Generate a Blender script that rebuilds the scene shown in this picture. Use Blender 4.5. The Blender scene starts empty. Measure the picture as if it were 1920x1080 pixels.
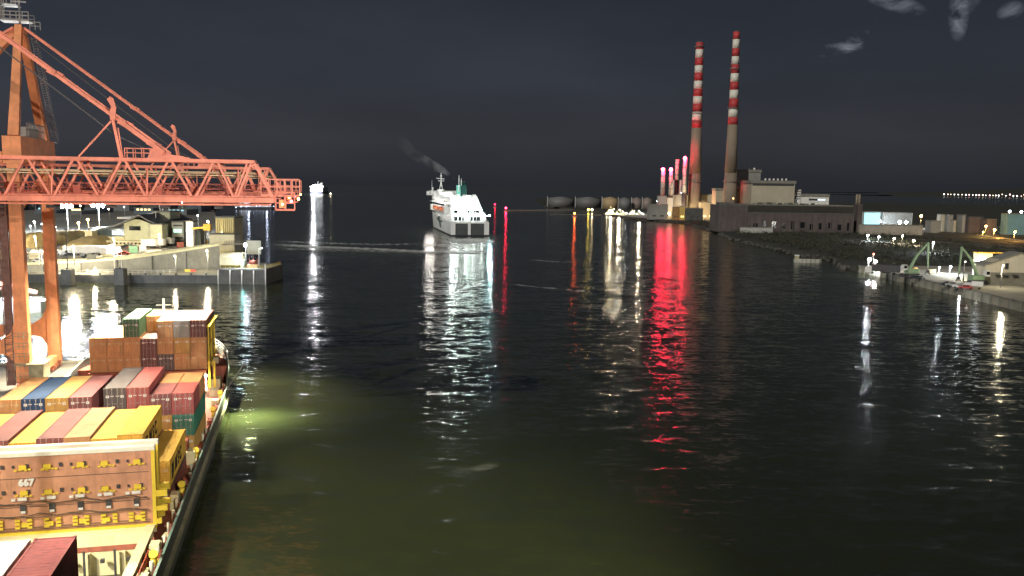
import bpy, math, random
WS = (.05, .33, .38); WROUGH = .16; EXPO = 0.45
from mathutils import Vector, Matrix
random.seed(7)
S = bpy.context.scene
COL = S.collection
R = math.radians
# ---------------------------------------------------------------- camera model (a camera 36 m above the water)
F, PITCH, ROLL, YAW, CH = 1642.4, .115174, .013518, .232394, 36.0
cp, sp, cr, sr = math.cos(PITCH), math.sin(PITCH), math.cos(ROLL), math.sin(ROLL)
right0, up0, fwd = Vector((1, 0, 0)), Vector((0, sp, cp)), Vector((0, cp, -sp))
cright = right0 * cr + up0 * sr
cup = up0 * cr - right0 * sr
cam_d = bpy.data.cameras.new('camera')
cam = bpy.data.objects.new('camera', cam_d); COL.objects.link(cam)
M = Matrix((cright, cup, -fwd)).transposed().to_4x4(); M.translation = Vector((0, 0, CH))
cam.matrix_world = M
cam_d.sensor_width = 36; cam_d.lens = F / 1920 * 36; cam_d.clip_start = 1; cam_d.clip_end = 60000
S.camera = cam

def ray(px, py):
    a, b = px - 960, py - 540
    X = cr * a + sr * b; Y = -sr * a + cr * b
    return Vector((X, F * cp - Y * sp, -F * sp - Y * cp))
def G(px, py, z=0.0):
    'the spot at height z on the ground or water that lies in this direction'
    r = ray(px, py); k = (z - CH) / r.z
    return Vector((r.x * k, r.y * k, z))
def zat(px, py, Y):
    r = ray(px, py); return CH + r.z * Y / r.y
def xat(px, py, Y):
    r = ray(px, py); return r.x * Y / r.y
cy, sy = math.cos(YAW), math.sin(YAW)
def SW(t, s, z=0.0):
    return Vector((t * cy - s * sy, t * sy + s * cy, z))

# ---------------------------------------------------------------- mesh collector
class MB:
    def __init__(s): s.v = []; s.f = []; s.sm = []; s.cuts = []
    def cut(s): s.cuts.append((len(s.v), len(s.f))); return s
    def add(s, vs, fs, smooth=False):
        o = len(s.v); s.v += [tuple(v) for v in vs]
        s.f += [tuple(i + o for i in f) for f in fs]; s.sm += [smooth] * len(fs); return s
    def box(s, x0, x1, y0, y1, z0, z1):
        return s.add([(x0,y0,z0),(x1,y0,z0),(x1,y1,z0),(x0,y1,z0),(x0,y0,z1),(x1,y0,z1),(x1,y1,z1),(x0,y1,z1)],
                     [(0,3,2,1),(4,5,6,7),(0,1,5,4),(1,2,6,5),(2,3,7,6),(3,0,4,7)])
    def cbox(s, c, d, rz=0):
        ca, sa = math.cos(rz), math.sin(rz); vs = []
        for dz in (-.5, .5):
            for dx, dy in ((-.5,-.5),(.5,-.5),(.5,.5),(-.5,.5)):
                x, y = dx * d[0], dy * d[1]
                vs.append((c[0] + x*ca - y*sa, c[1] + x*sa + y*ca, c[2] + dz*d[2]))
        return s.add(vs, [(0,3,2,1),(4,5,6,7),(0,1,5,4),(1,2,6,5),(2,3,7,6),(3,0,4,7)])
    def bar(s, p, q, w, h=None, w2=None, h2=None):
        p, q = Vector(p), Vector(q); h = h or w; w2 = w2 or w; h2 = h2 or h
        d = (q - p).normalized()
        ref = Vector((0,0,1)) if abs(d.z) < .95 else Vector((0,1,0))
        a = d.cross(ref).normalized(); b = a.cross(d).normalized(); vs = []
        for c, ww, hh in ((p, w, h), (q, w2, h2)):
            for i, j in ((-1,-1),(1,-1),(1,1),(-1,1)): vs.append(c + a*(i*ww/2) + b*(j*hh/2))
        return s.add(vs, [(0,3,2,1),(4,5,6,7),(0,1,5,4),(1,2,6,5),(2,3,7,6),(3,0,4,7)])
    def cyl(s, p, q, r0, r1=None, n=12, smooth=True):
        p, q = Vector(p), Vector(q); r1 = r0 if r1 is None else r1
        d = (q - p).normalized(); ref = Vector((0,0,1)) if abs(d.z) < .95 else Vector((0,1,0))
        a = d.cross(ref).normalized(); b = d.cross(a).normalized(); vs = []
        for c, r in ((p, r0), (q, r1)):
            for i in range(n):
                t = 2*math.pi*i/n; vs.append(c + a*(math.cos(t)*r) + b*(math.sin(t)*r))
        s.add(vs, [(i, (i+1) % n, n+(i+1) % n, n+i) for i in range(n)], smooth)
        o = len(s.v) - 2*n
        s.f += [tuple(o+i for i in range(n-1,-1,-1)), tuple(o+n+i for i in range(n))]; s.sm += [False, False]
        return s
    def prism(s, poly, z0, z1):
        'vertical-sided block over a plan outline; z1 may be a list of heights'
        n = len(poly); a = sum(poly[i][0]*poly[(i+1) % n][1] - poly[(i+1) % n][0]*poly[i][1] for i in range(n))
        if a < 0:
            poly = poly[::-1]
            if isinstance(z1, (list, tuple)): z1 = z1[::-1]
        zt = z1 if isinstance(z1, (list, tuple)) else [z1]*n
        vs = [(p[0], p[1], z0) for p in poly] + [(p[0], p[1], zt[i]) for i, p in enumerate(poly)]
        return s.add(vs, [tuple(range(n-1,-1,-1)), tuple(range(n, 2*n))] + [(i, (i+1) % n, n+(i+1) % n, n+i) for i in range(n)])
    def xprism(s, prof, x0, x1, axis='x'):
        'profile of (a,z) pairs swept along x or y'
        n = len(prof)
        if axis == 'x': vs = [(x0,a,z) for a,z in prof] + [(x1,a,z) for a,z in prof]
        else: vs = [(a,x0,z) for a,z in prof] + [(a,x1,z) for a,z in prof]
        return s.add(vs, [tuple(range(n)), tuple(range(2*n-1,n-1,-1))] + [(i, n+i, n+(i+1) % n, (i+1) % n) for i in range(n)])
    def sphere(s, c, r, n=8, m=6):
        vs = [(c[0], c[1], c[2]-r)]
        for j in range(1, m):
            ph = -math.pi/2 + math.pi*j/m
            for i in range(n):
                t = 2*math.pi*i/n; vs.append((c[0]+r*math.cos(ph)*math.cos(t), c[1]+r*math.cos(ph)*math.sin(t), c[2]+r*math.sin(ph)))
        vs.append((c[0], c[1], c[2]+r)); fs = [(0, 1+(i+1) % n, 1+i) for i in range(n)]
        for j in range(m-2):
            for i in range(n): fs.append((1+j*n+i, 1+j*n+(i+1) % n, 1+(j+1)*n+(i+1) % n, 1+(j+1)*n+i))
        L = len(vs)-1
        fs += [(L, 1+(m-2)*n+i, 1+(m-2)*n+(i+1) % n) for i in range(n)]
        return s.add(vs, fs, True)
    def rail(s, pts, h=1.05, step=2.0, w=.06, rows=2):
        for p, q in zip(pts, pts[1:]):
            p, q = Vector(p), Vector(q); L = (q-p).length; k = max(1, round(L/step))
            for j in range(rows): s.bar(p+Vector((0,0,h*(j+1)/rows)), q+Vector((0,0,h*(j+1)/rows)), w)
            for i in range(k+1):
                c = p.lerp(q, i/k); s.bar(c, c+Vector((0,0,h)), w)
        return s
    def mesh(s, name, off):
        me = bpy.data.meshes.new(name)
        me.from_pydata([(v[0]-off[0], v[1]-off[1], v[2]-off[2]) for v in s.v], [], s.f)
        me.polygons.foreach_set('use_smooth', s.sm); me.update(); return me

def tag(o, label=None, cat=None, group=None, kind=None):
    if label: o['label'] = label
    if cat: o['category'] = cat
    if group: o['group'] = group
    if kind: o['kind'] = kind
    return o

class Thing:
    '''an Empty at the thing's base; frame S: mesh numbers are ship metres (t across, s along, z up),
    W: world metres, L: metres local to the thing'''
    def __init__(s, name, label, cat, org, frame='W', rz=0.0, group=None):
        s.o = bpy.data.objects.new(name, None); COL.objects.link(s.o); s.o.empty_display_size = .5
        if frame == 'S':
            s.o.location = SW(*org); s.o.rotation_euler = (0, 0, YAW); s.off = org
        else:
            s.o.location = org; s.o.rotation_euler = (0, 0, rz); s.off = org if frame == 'W' else (0, 0, 0)
        tag(s.o, label, cat, group)
    def part(s, name, mb, m, parent=None, label=None):
        me = mb if isinstance(mb, bpy.types.Mesh) else mb.mesh(name, s.off)
        o = bpy.data.objects.new(name, me); COL.objects.link(o); o.parent = parent or s.o
        if len(me.materials) == 0: me.materials.append(m)
        elif me.materials[0] is not m:
            o.material_slots[0].link = 'OBJECT'; o.material_slots[0].material = m
        if label: o['label'] = label
        return o
    def parts(s, name, mb, m, parent=None):
        'one mesh part for each piece between cut marks'
        v0 = f0 = 0
        for v1, f1 in mb.cuts:
            k = MB(); k.v = mb.v[v0:v1]; k.f = [tuple(i-v0 for i in f) for f in mb.f[f0:f1]]; k.sm = mb.sm[f0:f1]
            s.part(name, k, m, parent); v0, f0 = v1, f1
    def lamp(s, pos, power, color=(1,.9,.75), radius=.3, aim=None, angle=120, blend=.6):
        p = Vector(pos) - Vector(s.off)
        d = bpy.data.lights.new('floodlight', 'SPOT' if aim is not None else 'POINT')
        d.energy = power; d.color = color; d.shadow_soft_size = radius
        o = bpy.data.objects.new('floodlight', d); COL.objects.link(o); o.parent = s.o; o.location = p
        if aim is not None:
            d.spot_size = R(angle); d.spot_blend = blend
            v = Vector(aim) - Vector(pos); o.rotation_euler = v.to_track_quat('-Z', 'Y').to_euler()
        return o

def solo(name, mb, m, label=None, cat=None, group=None, kind=None, org=None):
    if org is None:
        n = len(mb.v); org = (sum(v[0] for v in mb.v)/n, sum(v[1] for v in mb.v)/n, min(v[2] for v in mb.v))
        if kind: org = (0, 0, 0)
    o = bpy.data.objects.new(name, mb.mesh(name, org)); COL.objects.link(o); o.location = org
    o.data.materials.append(m); return tag(o, label, cat, group, kind)

def copy_thing(o, loc, rz=None, label=None, name=None):
    c = o.copy(); COL.objects.link(c); c.location = loc
    if rz is not None: c.rotation_euler = (0, 0, rz)
    if label: c['label'] = label
    for ch in list(o.children):
        k = ch.copy(); COL.objects.link(k); k.parent = c
        for g in list(ch.children):
            l = g.copy(); COL.objects.link(l); l.parent = k
    return c

# ---------------------------------------------------------------- materials
def nodes(name):
    m = bpy.data.materials.new(name); m.use_nodes = True
    nt = m.node_tree; return m, nt, nt.nodes['Principled BSDF'], nt.nodes.new, nt.links.new
def hexl(r, g, b): return tuple((c/255/12.92 if c <= 10 else ((c/255+.055)/1.055)**2.4) for c in (r, g, b))
MC = {}
def mat(name, col, rough=.6, noise=.25, scale=.6, metal=0.0, streak=0.0, dirt=(.10,.07,.05), bump=0.0, rnd=0.0):
    if name in MC: return MC[name]
    m, nt, b, N, L = nodes(name)
    b.inputs['Roughness'].default_value = rough; b.inputs['Metallic'].default_value = metal
    tc = N('ShaderNodeTexCoord'); oi = N('ShaderNodeObjectInfo')
    ad = N('ShaderNodeVectorMath'); ad.operation = 'ADD'; L(tc.outputs['Object'], ad.inputs[0])
    sc = N('ShaderNodeVectorMath'); sc.operation = 'SCALE'; sc.inputs[0].default_value = (37, 91, 53)
    L(oi.outputs['Random'], sc.inputs['Scale']); L(sc.outputs[0], ad.inputs[1])
    n1 = N('ShaderNodeTexNoise'); n1.inputs['Scale'].default_value = scale; n1.inputs['Detail'].default_value = 6
    n1.inputs['Roughness'].default_value = .65; L(ad.outputs[0], n1.inputs['Vector'])
    mr = N('ShaderNodeMapRange'); mr.inputs[1].default_value = .3; mr.inputs[2].default_value = .7
    mr.inputs[3].default_value = 1-noise; mr.inputs[4].default_value = 1+noise; L(n1.outputs[0], mr.inputs[0])
    mu = N('ShaderNodeVectorMath'); mu.operation = 'SCALE'; mu.inputs[0].default_value = col[:3]; L(mr.outputs[0], mu.inputs['Scale'])
    out = mu.outputs[0]
    if rnd:
        r2 = N('ShaderNodeMapRange'); r2.inputs[3].default_value = 1-rnd; r2.inputs[4].default_value = 1+rnd; L(oi.outputs['Random'], r2.inputs[0])
        m2 = N('ShaderNodeVectorMath'); m2.operation = 'SCALE'; L(out, m2.inputs[0]); L(r2.outputs[0], m2.inputs['Scale']); out = m2.outputs[0]
    if streak:
        mp = N('ShaderNodeVectorMath'); mp.operation = 'MULTIPLY'; mp.inputs[1].default_value = (1.9, 1.9, .22); L(ad.outputs[0], mp.inputs[0])
        n2 = N('ShaderNodeTexNoise'); n2.inputs['Scale'].default_value = 1.0; n2.inputs['Detail'].default_value = 5; n2.inputs['Roughness'].default_value=.7; L(mp.outputs[0], n2.inputs['Vector'])
        cr_ = N('ShaderNodeMapRange'); cr_.inputs[1].default_value = .50; cr_.inputs[2].default_value = .72; cr_.inputs[4].default_value = streak; L(n2.outputs[0], cr_.inputs[0])
        mx = N('ShaderNodeMix'); mx.data_type = 'RGBA'; L(cr_.outputs[0], mx.inputs[0]); L(out, mx.inputs[6]); mx.inputs[7].default_value = (*dirt, 1); out = mx.outputs[2]
    L(out, b.inputs['Base Color'])
    if bump:
        bp = N('ShaderNodeBump'); bp.inputs['Strength'].default_value = bump; bp.inputs['Distance'].default_value = .05; L(n1.outputs[0], bp.inputs['Height']); L(bp.outputs[0], b.inputs['Normal'])
    MC[name] = m; return m
def emat(name, col, strength):
    if name in MC: return MC[name]
    m, nt, b, N, L = nodes(name)
    b.inputs['Base Color'].default_value = (*[c*.3 for c in col], 1)
    b.inputs['Emission Color'].default_value = (*col, 1); b.inputs['Emission Strength'].default_value = strength
    MC[name] = m; return m

ORANGE = mat('crane_orange_paint', (.86,.29,.19), .5, .25, .5, streak=.45, dirt=(.45,.15,.10))
CRLEG = mat('crane_leg_orange_paint', (.84,.34,.15), .5, .25, .4, streak=.45, dirt=(.42,.17,.09))
CRGREY = mat('crane_galvanised_steel', (.30,.29,.27), .5, .2, 1)
CREAMP = mat('crane_cream_pipe', (.75,.62,.38), .5, .1, 1)
ROPE = mat('steel_rope', (.10,.10,.10), .6, .1, 1)
STEEL = mat('dark_steel', (.06,.06,.065), .5, .3, 1)
WHITE = mat('white_paint', (.78,.78,.74), .45, .12, .4, streak=.25, dirt=(.35,.33,.28))
CREAM = mat('cream_paint', (.72,.66,.42), .5, .12, .4, streak=.3, dirt=(.38,.3,.16))
YELLOW = mat('yellow_paint', (.80,.60,.06), .45, .12, .8, streak=.2, dirt=(.3,.18,.05))
CONC = mat('concrete', (.22,.22,.19), .85, .25, .25, streak=.45, dirt=(.12,.12,.10))
CONCD = mat('dark_concrete', (.10,.10,.095), .85, .3, .3, streak=.4, dirt=(.04,.04,.04))
PAVE = mat('quay_paving', (.20,.195,.17), .85, .35, .12)
ASPH = mat('asphalt', (.06,.06,.058), .85, .3, .1)
EARTH = mat('dark_scrub_ground', (.035,.037,.028), .95, .5, .03)
BLACK = mat('black_rubber', (.015,.015,.015), .7, .2, 1)
GLASSD = mat('dark_window_glass', (.01,.012,.015), .12, .1, 1)
REDOX = mat('red_oxide_deck', (.33,.10,.065), .7, .35, .6, streak=.5, dirt=(.14,.07,.05))
PANEL = mat('hatch_cover_orange', (.56,.28,.17), .65, .3, .35, streak=.55, dirt=(.30,.15,.10))
HULL = mat('ship_hull_grey', (.11,.12,.12), .5, .3, .25, streak=.5, dirt=(.12,.09,.07))
HULLB = mat('ship_rubbing_band', (.36,.33,.24), .6, .3, .5, streak=.4, dirt=(.10,.08,.06))
TEAL = mat('teal_edge_paint', (.08,.30,.26), .5, .2, 1)

# ---------------------------------------------------------------- sky: a moonlit night, thin cloud
SUN_EL, SUN_AZ = R(30), R(212)      # compass-like: 0 = +Y, clockwise; the moon stands behind and to the left
W = bpy.data.worlds.new('World'); S.world = W; W.use_nodes = True
nt = W.node_tree; N = nt.nodes.new; L = nt.links.new; bg = nt.nodes['Background']
sky = N('ShaderNodeTexSky'); sky.sky_type = 'NISHITA'; sky.sun_disc = False
sky.sun_elevation = SUN_EL; sky.sun_rotation = SUN_AZ; sky.dust_density = 2.0
tc = N('ShaderNodeTexCoord'); sep = N('ShaderNodeSeparateXYZ'); L(tc.outputs['Generated'], sep.inputs[0])
ramp = N('ShaderNodeValToRGB'); L(sep.outputs[2], ramp.inputs[0]); e = ramp.color_ramp.elements
e[0].position = 0.0; e[0].color = (.0150,.0160,.0205,1); e[1].position = .26; e[1].color = (.0108,.0135,.0200,1)
x = e.new(.012); x.color = (.0165,.0175,.022,1)
x = e.new(.05); x.color = (.0215,.022,.0275,1); x = e.new(.13); x.color = (.0195,.0225,.030,1)
nz = N('ShaderNodeTexNoise'); nz.inputs['Scale'].default_value = 3.2; nz.inputs['Detail'].default_value = 5; nz.inputs['Roughness'].default_value = .5
mp = N('ShaderNodeVectorMath'); mp.operation = 'MULTIPLY'; mp.inputs[1].default_value = (1, 1, 3.5); L(tc.outputs['Generated'], mp.inputs[0]); L(mp.outputs[0], nz.inputs['Vector'])
mr = N('ShaderNodeMapRange'); mr.inputs[1].default_value = .3; mr.inputs[2].default_value = .75; mr.inputs[3].default_value = .84; mr.inputs[4].default_value = 1.22; L(nz.outputs[0], mr.inputs[0])
ml = N('ShaderNodeVectorMath'); ml.operation = 'SCALE'; L(ramp.outputs[0], ml.inputs[0]); L(mr.outputs[0], ml.inputs['Scale'])
acc = ml.outputs[0]
azr = N('ShaderNodeMapRange'); azr.inputs[1].default_value = -.6; azr.inputs[2].default_value = .6; azr.inputs[3].default_value = 1.22; azr.inputs[4].default_value = .80; L(sep.outputs[0], azr.inputs[0])
az2 = N('ShaderNodeVectorMath'); az2.operation = 'SCALE'; L(acc, az2.inputs[0]); L(azr.outputs[0], az2.inputs['Scale']); acc = az2.outputs[0]
# a few moonlit wisps of cloud high on the right
nw = N('ShaderNodeTexNoise'); nw.inputs['Scale'].default_value = 22; nw.inputs['Detail'].default_value = 7; nw.inputs['Roughness'].default_value = .62; nw.inputs['Distortion'].default_value = .6
mw = N('ShaderNodeVectorMath'); mw.operation = 'MULTIPLY'; mw.inputs[1].default_value = (1, 1, 1.7); L(tc.outputs['Generated'], mw.inputs[0]); L(mw.outputs[0], nw.inputs['Vector'])
def wisp(px, py, rx, rz, tilt, k):
    global acc
    d = ray(px, py).normalized()
    a = Vector((d.y, -d.x, 0)).normalized(); u = a.cross(d).normalized()
    a2 = a*math.cos(tilt) + u*math.sin(tilt); u2 = u*math.cos(tilt) - a*math.sin(tilt)
    def dot(vec, r):
        s_ = N('ShaderNodeVectorMath'); s_.operation = 'SUBTRACT'; L(tc.outputs['Generated'], s_.inputs[0]); s_.inputs[1].default_value = d
        q = N('ShaderNodeVectorMath'); q.operation = 'DOT_PRODUCT'; L(s_.outputs[0], q.inputs[0]); q.inputs[1].default_value = vec/r; return q.outputs['Value']
    p2 = N('ShaderNodeMath'); p2.operation = 'POWER'; p2.inputs[1].default_value = 2; L(dot(a2, rx), p2.inputs[0])
    q2 = N('ShaderNodeMath'); q2.operation = 'POWER'; q2.inputs[1].default_value = 2; L(dot(u2, rz), q2.inputs[0])
    sm = N('ShaderNodeMath'); sm.operation = 'ADD'; L(p2.outputs[0], sm.inputs[0]); L(q2.outputs[0], sm.inputs[1])
    n_ = N('ShaderNodeMapRange'); n_.inputs[1].default_value = 0; n_.inputs[2].default_value = 1; n_.inputs[3].default_value = 1; n_.inputs[4].default_value = 0; L(sm.outputs[0], n_.inputs[0])
    z_ = N('ShaderNodeMapRange'); z_.inputs[1].default_value = .42; z_.inputs[2].default_value = .68; z_.inputs[4].default_value = k; L(nw.outputs[0], z_.inputs[0])
    m_ = N('ShaderNodeMath'); m_.operation = 'MULTIPLY'; L(n_.outputs[0], m_.inputs[0]); L(z_.outputs[0], m_.inputs[1])
    c_ = N('ShaderNodeVectorMath'); c_.operation = 'SCALE'; c_.inputs[0].default_value = (.9,.95,1.1); L(m_.outputs[0], c_.inputs['Scale'])
    a_ = N('ShaderNodeVectorMath'); a_.operation = 'ADD'; L(acc, a_.inputs[0]); L(c_.outputs[0], a_.inputs[1]); acc = a_.outputs[0]
for args in ((1572,92,.030,.007,.12,.17),(1605,76,.016,.008,.7,.13),(1797,28,.010,.026,.05,.15),(1815,12,.014,.008,.7,.09),(1675,4,.036,.009,-.35,.12),(1895,20,.013,.009,.3,.13)): wisp(*args)
sks = N('ShaderNodeVectorMath'); sks.operation = 'SCALE'; sks.inputs['Scale'].default_value = .0008; L(sky.outputs[0], sks.inputs[0])
fin = N('ShaderNodeVectorMath'); fin.operation = 'ADD'; L(acc, fin.inputs[0]); L(sks.outputs[0], fin.inputs[1])
L(fin.outputs[0], bg.inputs[0]); bg.inputs[1].default_value = 1.0
sd = bpy.data.lights.new('moon', 'SUN'); sd.energy = 1.35; sd.angle = R(.6); sd.color = (1,.93,.83)
so = bpy.data.objects.new('moon', sd); COL.objects.link(so)
sv = Vector((math.sin(SUN_AZ)*math.cos(SUN_EL), math.cos(SUN_AZ)*math.cos(SUN_EL), math.sin(SUN_EL)))
so.rotation_euler = sv.to_track_quat('Z', 'Y').to_euler(); so.location = (0, 0, 200)

# ---------------------------------------------------------------- water
m, nt2, b, N2, L2 = nodes('harbour_water'); WATER = m
tcw = N2('ShaderNodeTexCoord')
def wn(sx, sy_, scale, detail, rough=.5, rot=0, dist=0):
    mp_ = N2('ShaderNodeMapping'); mp_.inputs['Scale'].default_value = (sx, sy_, 1); mp_.inputs['Rotation'].default_value = (0,0,rot); L2(tcw.outputs['Object'], mp_.inputs['Vector'])
    n_ = N2('ShaderNodeTexNoise'); n_.inputs['Scale'].default_value = scale; n_.inputs['Detail'].default_value = detail; n_.inputs['Roughness'].default_value = rough; n_.inputs['Distortion'].default_value = dist
    L2(mp_.outputs[0], n_.inputs['Vector']); return n_.outputs[0]
def mth(op, a, c):
    k = N2('ShaderNodeMath'); k.operation = op
    for i, v in enumerate((a, c)):
        if isinstance(v, (int, float)): k.inputs[i].default_value = v
        else: L2(v, k.inputs[i])
    return k.outputs[0]
def wc(sx, sy_, scale, detail, ax, ay, rot=0, off=0):
    'a field of wave slopes (x and y)'
    mp_ = N2('ShaderNodeMapping'); mp_.inputs['Scale'].default_value = (sx, sy_, 1); mp_.inputs['Rotation'].default_value = (0,0,rot); mp_.inputs['Location'].default_value = (off, off*.7, 0); L2(tcw.outputs['Object'], mp_.inputs['Vector'])
    n_ = N2('ShaderNodeTexNoise'); n_.inputs['Scale'].default_value = scale; n_.inputs['Detail'].default_value = detail; n_.inputs['Roughness'].default_value = .55; L2(mp_.outputs[0], n_.inputs['Vector'])
    s1 = N2('ShaderNodeVectorMath'); s1.operation = 'SUBTRACT'; L2(n_.outputs['Color'], s1.inputs[0]); s1.inputs[1].default_value = (.5,.5,.5)
    s2 = N2('ShaderNodeVectorMath'); s2.operation = 'MULTIPLY'; L2(s1.outputs[0], s2.inputs[0]); s2.inputs[1].default_value = (ax, ay, 0); return s2.outputs[0]
def va(a, c):
    k = N2('ShaderNodeVectorMath'); k.operation = 'ADD'; L2(a, k.inputs[0])
    if isinstance(c, tuple): k.inputs[1].default_value = c
    else: L2(c, k.inputs[1])
    return k.outputs[0]
slp = va(va(wc(1, 2.4, .05, 2, WS[0]*.4, WS[0], .2), wc(1, 2.8, .17, 2, WS[1]*.35, WS[1], -.06, 31)), wc(1, 2.2, .75, 2, WS[2]*.5, WS[2], .1, 77))
# calmer patches and livelier ones
pt = N2('ShaderNodeMapRange'); L2(wn(1, 2, .012, 3, .5), pt.inputs[0]); pt.inputs[1].default_value = .35; pt.inputs[2].default_value = .65; pt.inputs[3].default_value = .85; pt.inputs[4].default_value = 1.15
sc2 = N2('ShaderNodeVectorMath'); sc2.operation = 'SCALE'; L2(slp, sc2.inputs[0]); L2(pt.outputs[0], sc2.inputs['Scale'])
nm_ = N2('ShaderNodeVectorMath'); nm_.operation = 'NORMALIZE'; L2(va(sc2.outputs[0], (0,0,1)), nm_.inputs[0]); L2(nm_.outputs[0], b.inputs['Normal'])
rp = N2('ShaderNodeValToRGB'); L2(wn(1, 1, .018, 4, .55), rp.inputs[0]); rp.color_ramp.elements[0].position = .35; rp.color_ramp.elements[1].position = .7
rp.color_ramp.elements[0].color = (.023,.028,.013,1); rp.color_ramp.elements[1].color = (.033,.039,.018,1); L2(rp.outputs[0], b.inputs['Base Color'])
b.inputs['Roughness'].default_value = WROUGH; b.inputs['IOR'].default_value = 1.45
mbw = MB(); mbw.add([(-30000,-300,0),(30000,-300,0),(30000,45000,0),(-30000,45000,0)], [(0,1,2,3)])
solo('water', mbw, WATER, 'dark rippled harbour water', None, None, 'structure')
# ================================================================ container ship
tC, sC, tB, sB, tA, sA = -33.87, 93.4, -36.98, 108.46, -33.22, 146.86
CL = -24.7
ship = Thing('container_ship', 'grey container ship at the quay with an open hold and raised orange hatch covers', 'container ship', (CL, 100, 0), 'S')
def hb(s, z):   # half breadth
    if z < 1: a, n = 118, 46
    elif z < 5: a, n = 138, 38
    else: a, n = 142, 37
    if s <= a: return 12.3
    k = min(1, (s-a)/n); return 12.3*max(0.0, (1-k**2.1))**.72 + .05
st_s = [12, 40, 70, 100, 120, 130, 138, 144, 150, 155, 160, 164, 168, 171, 174, 176]
def ztop(s): return 3.9 if s < 146 else (3.9 + (s-146)/6*2.6 if s < 152 else 6.5)
hm = MB(); vs = []
for s in st_s:
    for z, w in ((-2.5, hb(s, 0)), (0, hb(s, 0)), (2.2, hb(s, 3)), (ztop(s), hb(s, 3) if s < 146 else hb(s, 6))):
        vs.append((CL + w, s, z))
    for z, w in ((ztop(s), hb(s, 3) if s < 146 else hb(s, 6)), (2.2, hb(s, 3)), (0, hb(s, 0)), (-2.5, hb(s, 0))):
        vs.append((CL - w, s, z))
fs = []
for i in range(len(st_s)-1):
    for j in range(7):
        if j == 3: continue
        a = i*8+j; fs.append((a, a+8, a+9, a+1))
fs.append(tuple(range(8))); hm.add(vs, fs)
ship.part('hull', hm, HULL)
wood = MB()    # rubbing band along the side + waterline strake
for i in range(len(st_s)-1):
    a, b_ = st_s[i], st_s[i+1]
    for sg in (1, -1):
        wood.bar((CL+sg*(hb(a,3)+.12), a, 1.95), (CL+sg*(hb(b_,3)+.12), b_, 1.95), .30, .55)
ship.part('rubbing_band', wood, HULLB)
te = MB()
for i in range(len(st_s)-1):
    a, b_ = st_s[i], st_s[i+1]
    wa, wb = (hb(a,3) if a < 146 else hb(a,6)), (hb(b_,3) if b_ < 146 else hb(b_,6))
    for sg in (1, -1): te.bar((CL+sg*wa, a, ztop(a)+.06), (CL+sg*wb, b_, ztop(b_)+.06), .22, .14)
ship.part('bulwark_cap', te, mat('bulwark_cap_paint', (.20,.30,.27), .5, .3, .6))
# deck with the open hold left out (hold: s 52..83.4, t -35..-14.9)
dk = MB()
H0, H1, HT0, HT1 = 52.0, 83.4, -34.6, -14.9
dk.box(CL-12.1, CL+12.1, 12, H0, 2.3, 2.8)
dk.box(HT1, CL+12.1, H0, H1, 2.3, 2.8); dk.box(CL-12.1, HT0, H0, H1, 2.3, 2.8)
dk.box(CL-12.1, CL+12.1, H1, 138, 2.3, 2.8)
poly = [(CL+hb(s,3)-.2, s) for s in (138,144,150,155,160,164,168,171)] + [(CL-hb(s,3)+.2, s) for s in (171,168,164,160,155,150,144,138)]
dk.prism(poly, 2.3, 2.8)
ship.part('deck', dk, REDOX)
fcs = MB(); poly = [(CL+hb(s,6)-.25, s) for s in (152,155,160,164,168,171,174)] + [(CL-hb(s,6)+.25, s) for s in (174,171,168,164,160,155,152)]
fcs.prism(poly, 2.82, 5.4); ship.part('forecastle', fcs, REDOX)
hold = MB()
hold.box(HT0-.3, HT1+.3, H1, H1+.35, -9, 2.25); hold.box(HT0-.3, HT1+.3, H0-.35, H0, -9, 2.25)
hold.box(HT0-.3, HT0, H0, H1, -9, 2.25); hold.box(HT1, HT1+.3, H0, H1, -9, 2.25); hold.box(HT0, HT1, H0, H1, -9.3, -9)
for t in range(-32, -15, 3): hold.box(t, t+.5, H1-.35, H1, -9, 2.25)
hold.box(HT0, HT1, H1-1.6, H1, -1.6, -1.4)
ship.part('hold', hold, CREAM)
co = MB()
co.box(HT1, HT1+.35, H0, 91, 2.8, 3.75); co.box(HT0-.35, HT0, H0, 91, 2.8, 3.75); co.box(HT0, HT1, H0-.35, H0, 2.8, 3.75)
co.box(HT1-.1, HT1+.75, H0, 91, 3.75, 3.87)
for s in range(54, 91, 2): co.box(HT1+.35, HT1+.7, s, s+.12, 2.8, 3.74)
co.box(HT0+.002, HT1-.002, 83.4, 91, 2.8, 3.7)
ship.part('hatch_coaming', co, CREAM)
gd = MB()
for t in (-17.3, -19.9): 
    gd.bar((t, H1-.7, -9), (t, H1-.7, 2.7), .18); gd.bar((t, 60, -9), (t, 60, 2.7), .18)
for t in (-16.2,-18.4,-21): gd.cbox((t, H1-.5, 1.6), (.35,.3,.35))
ship.part('cell_guides', gd, STEEL)
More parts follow.
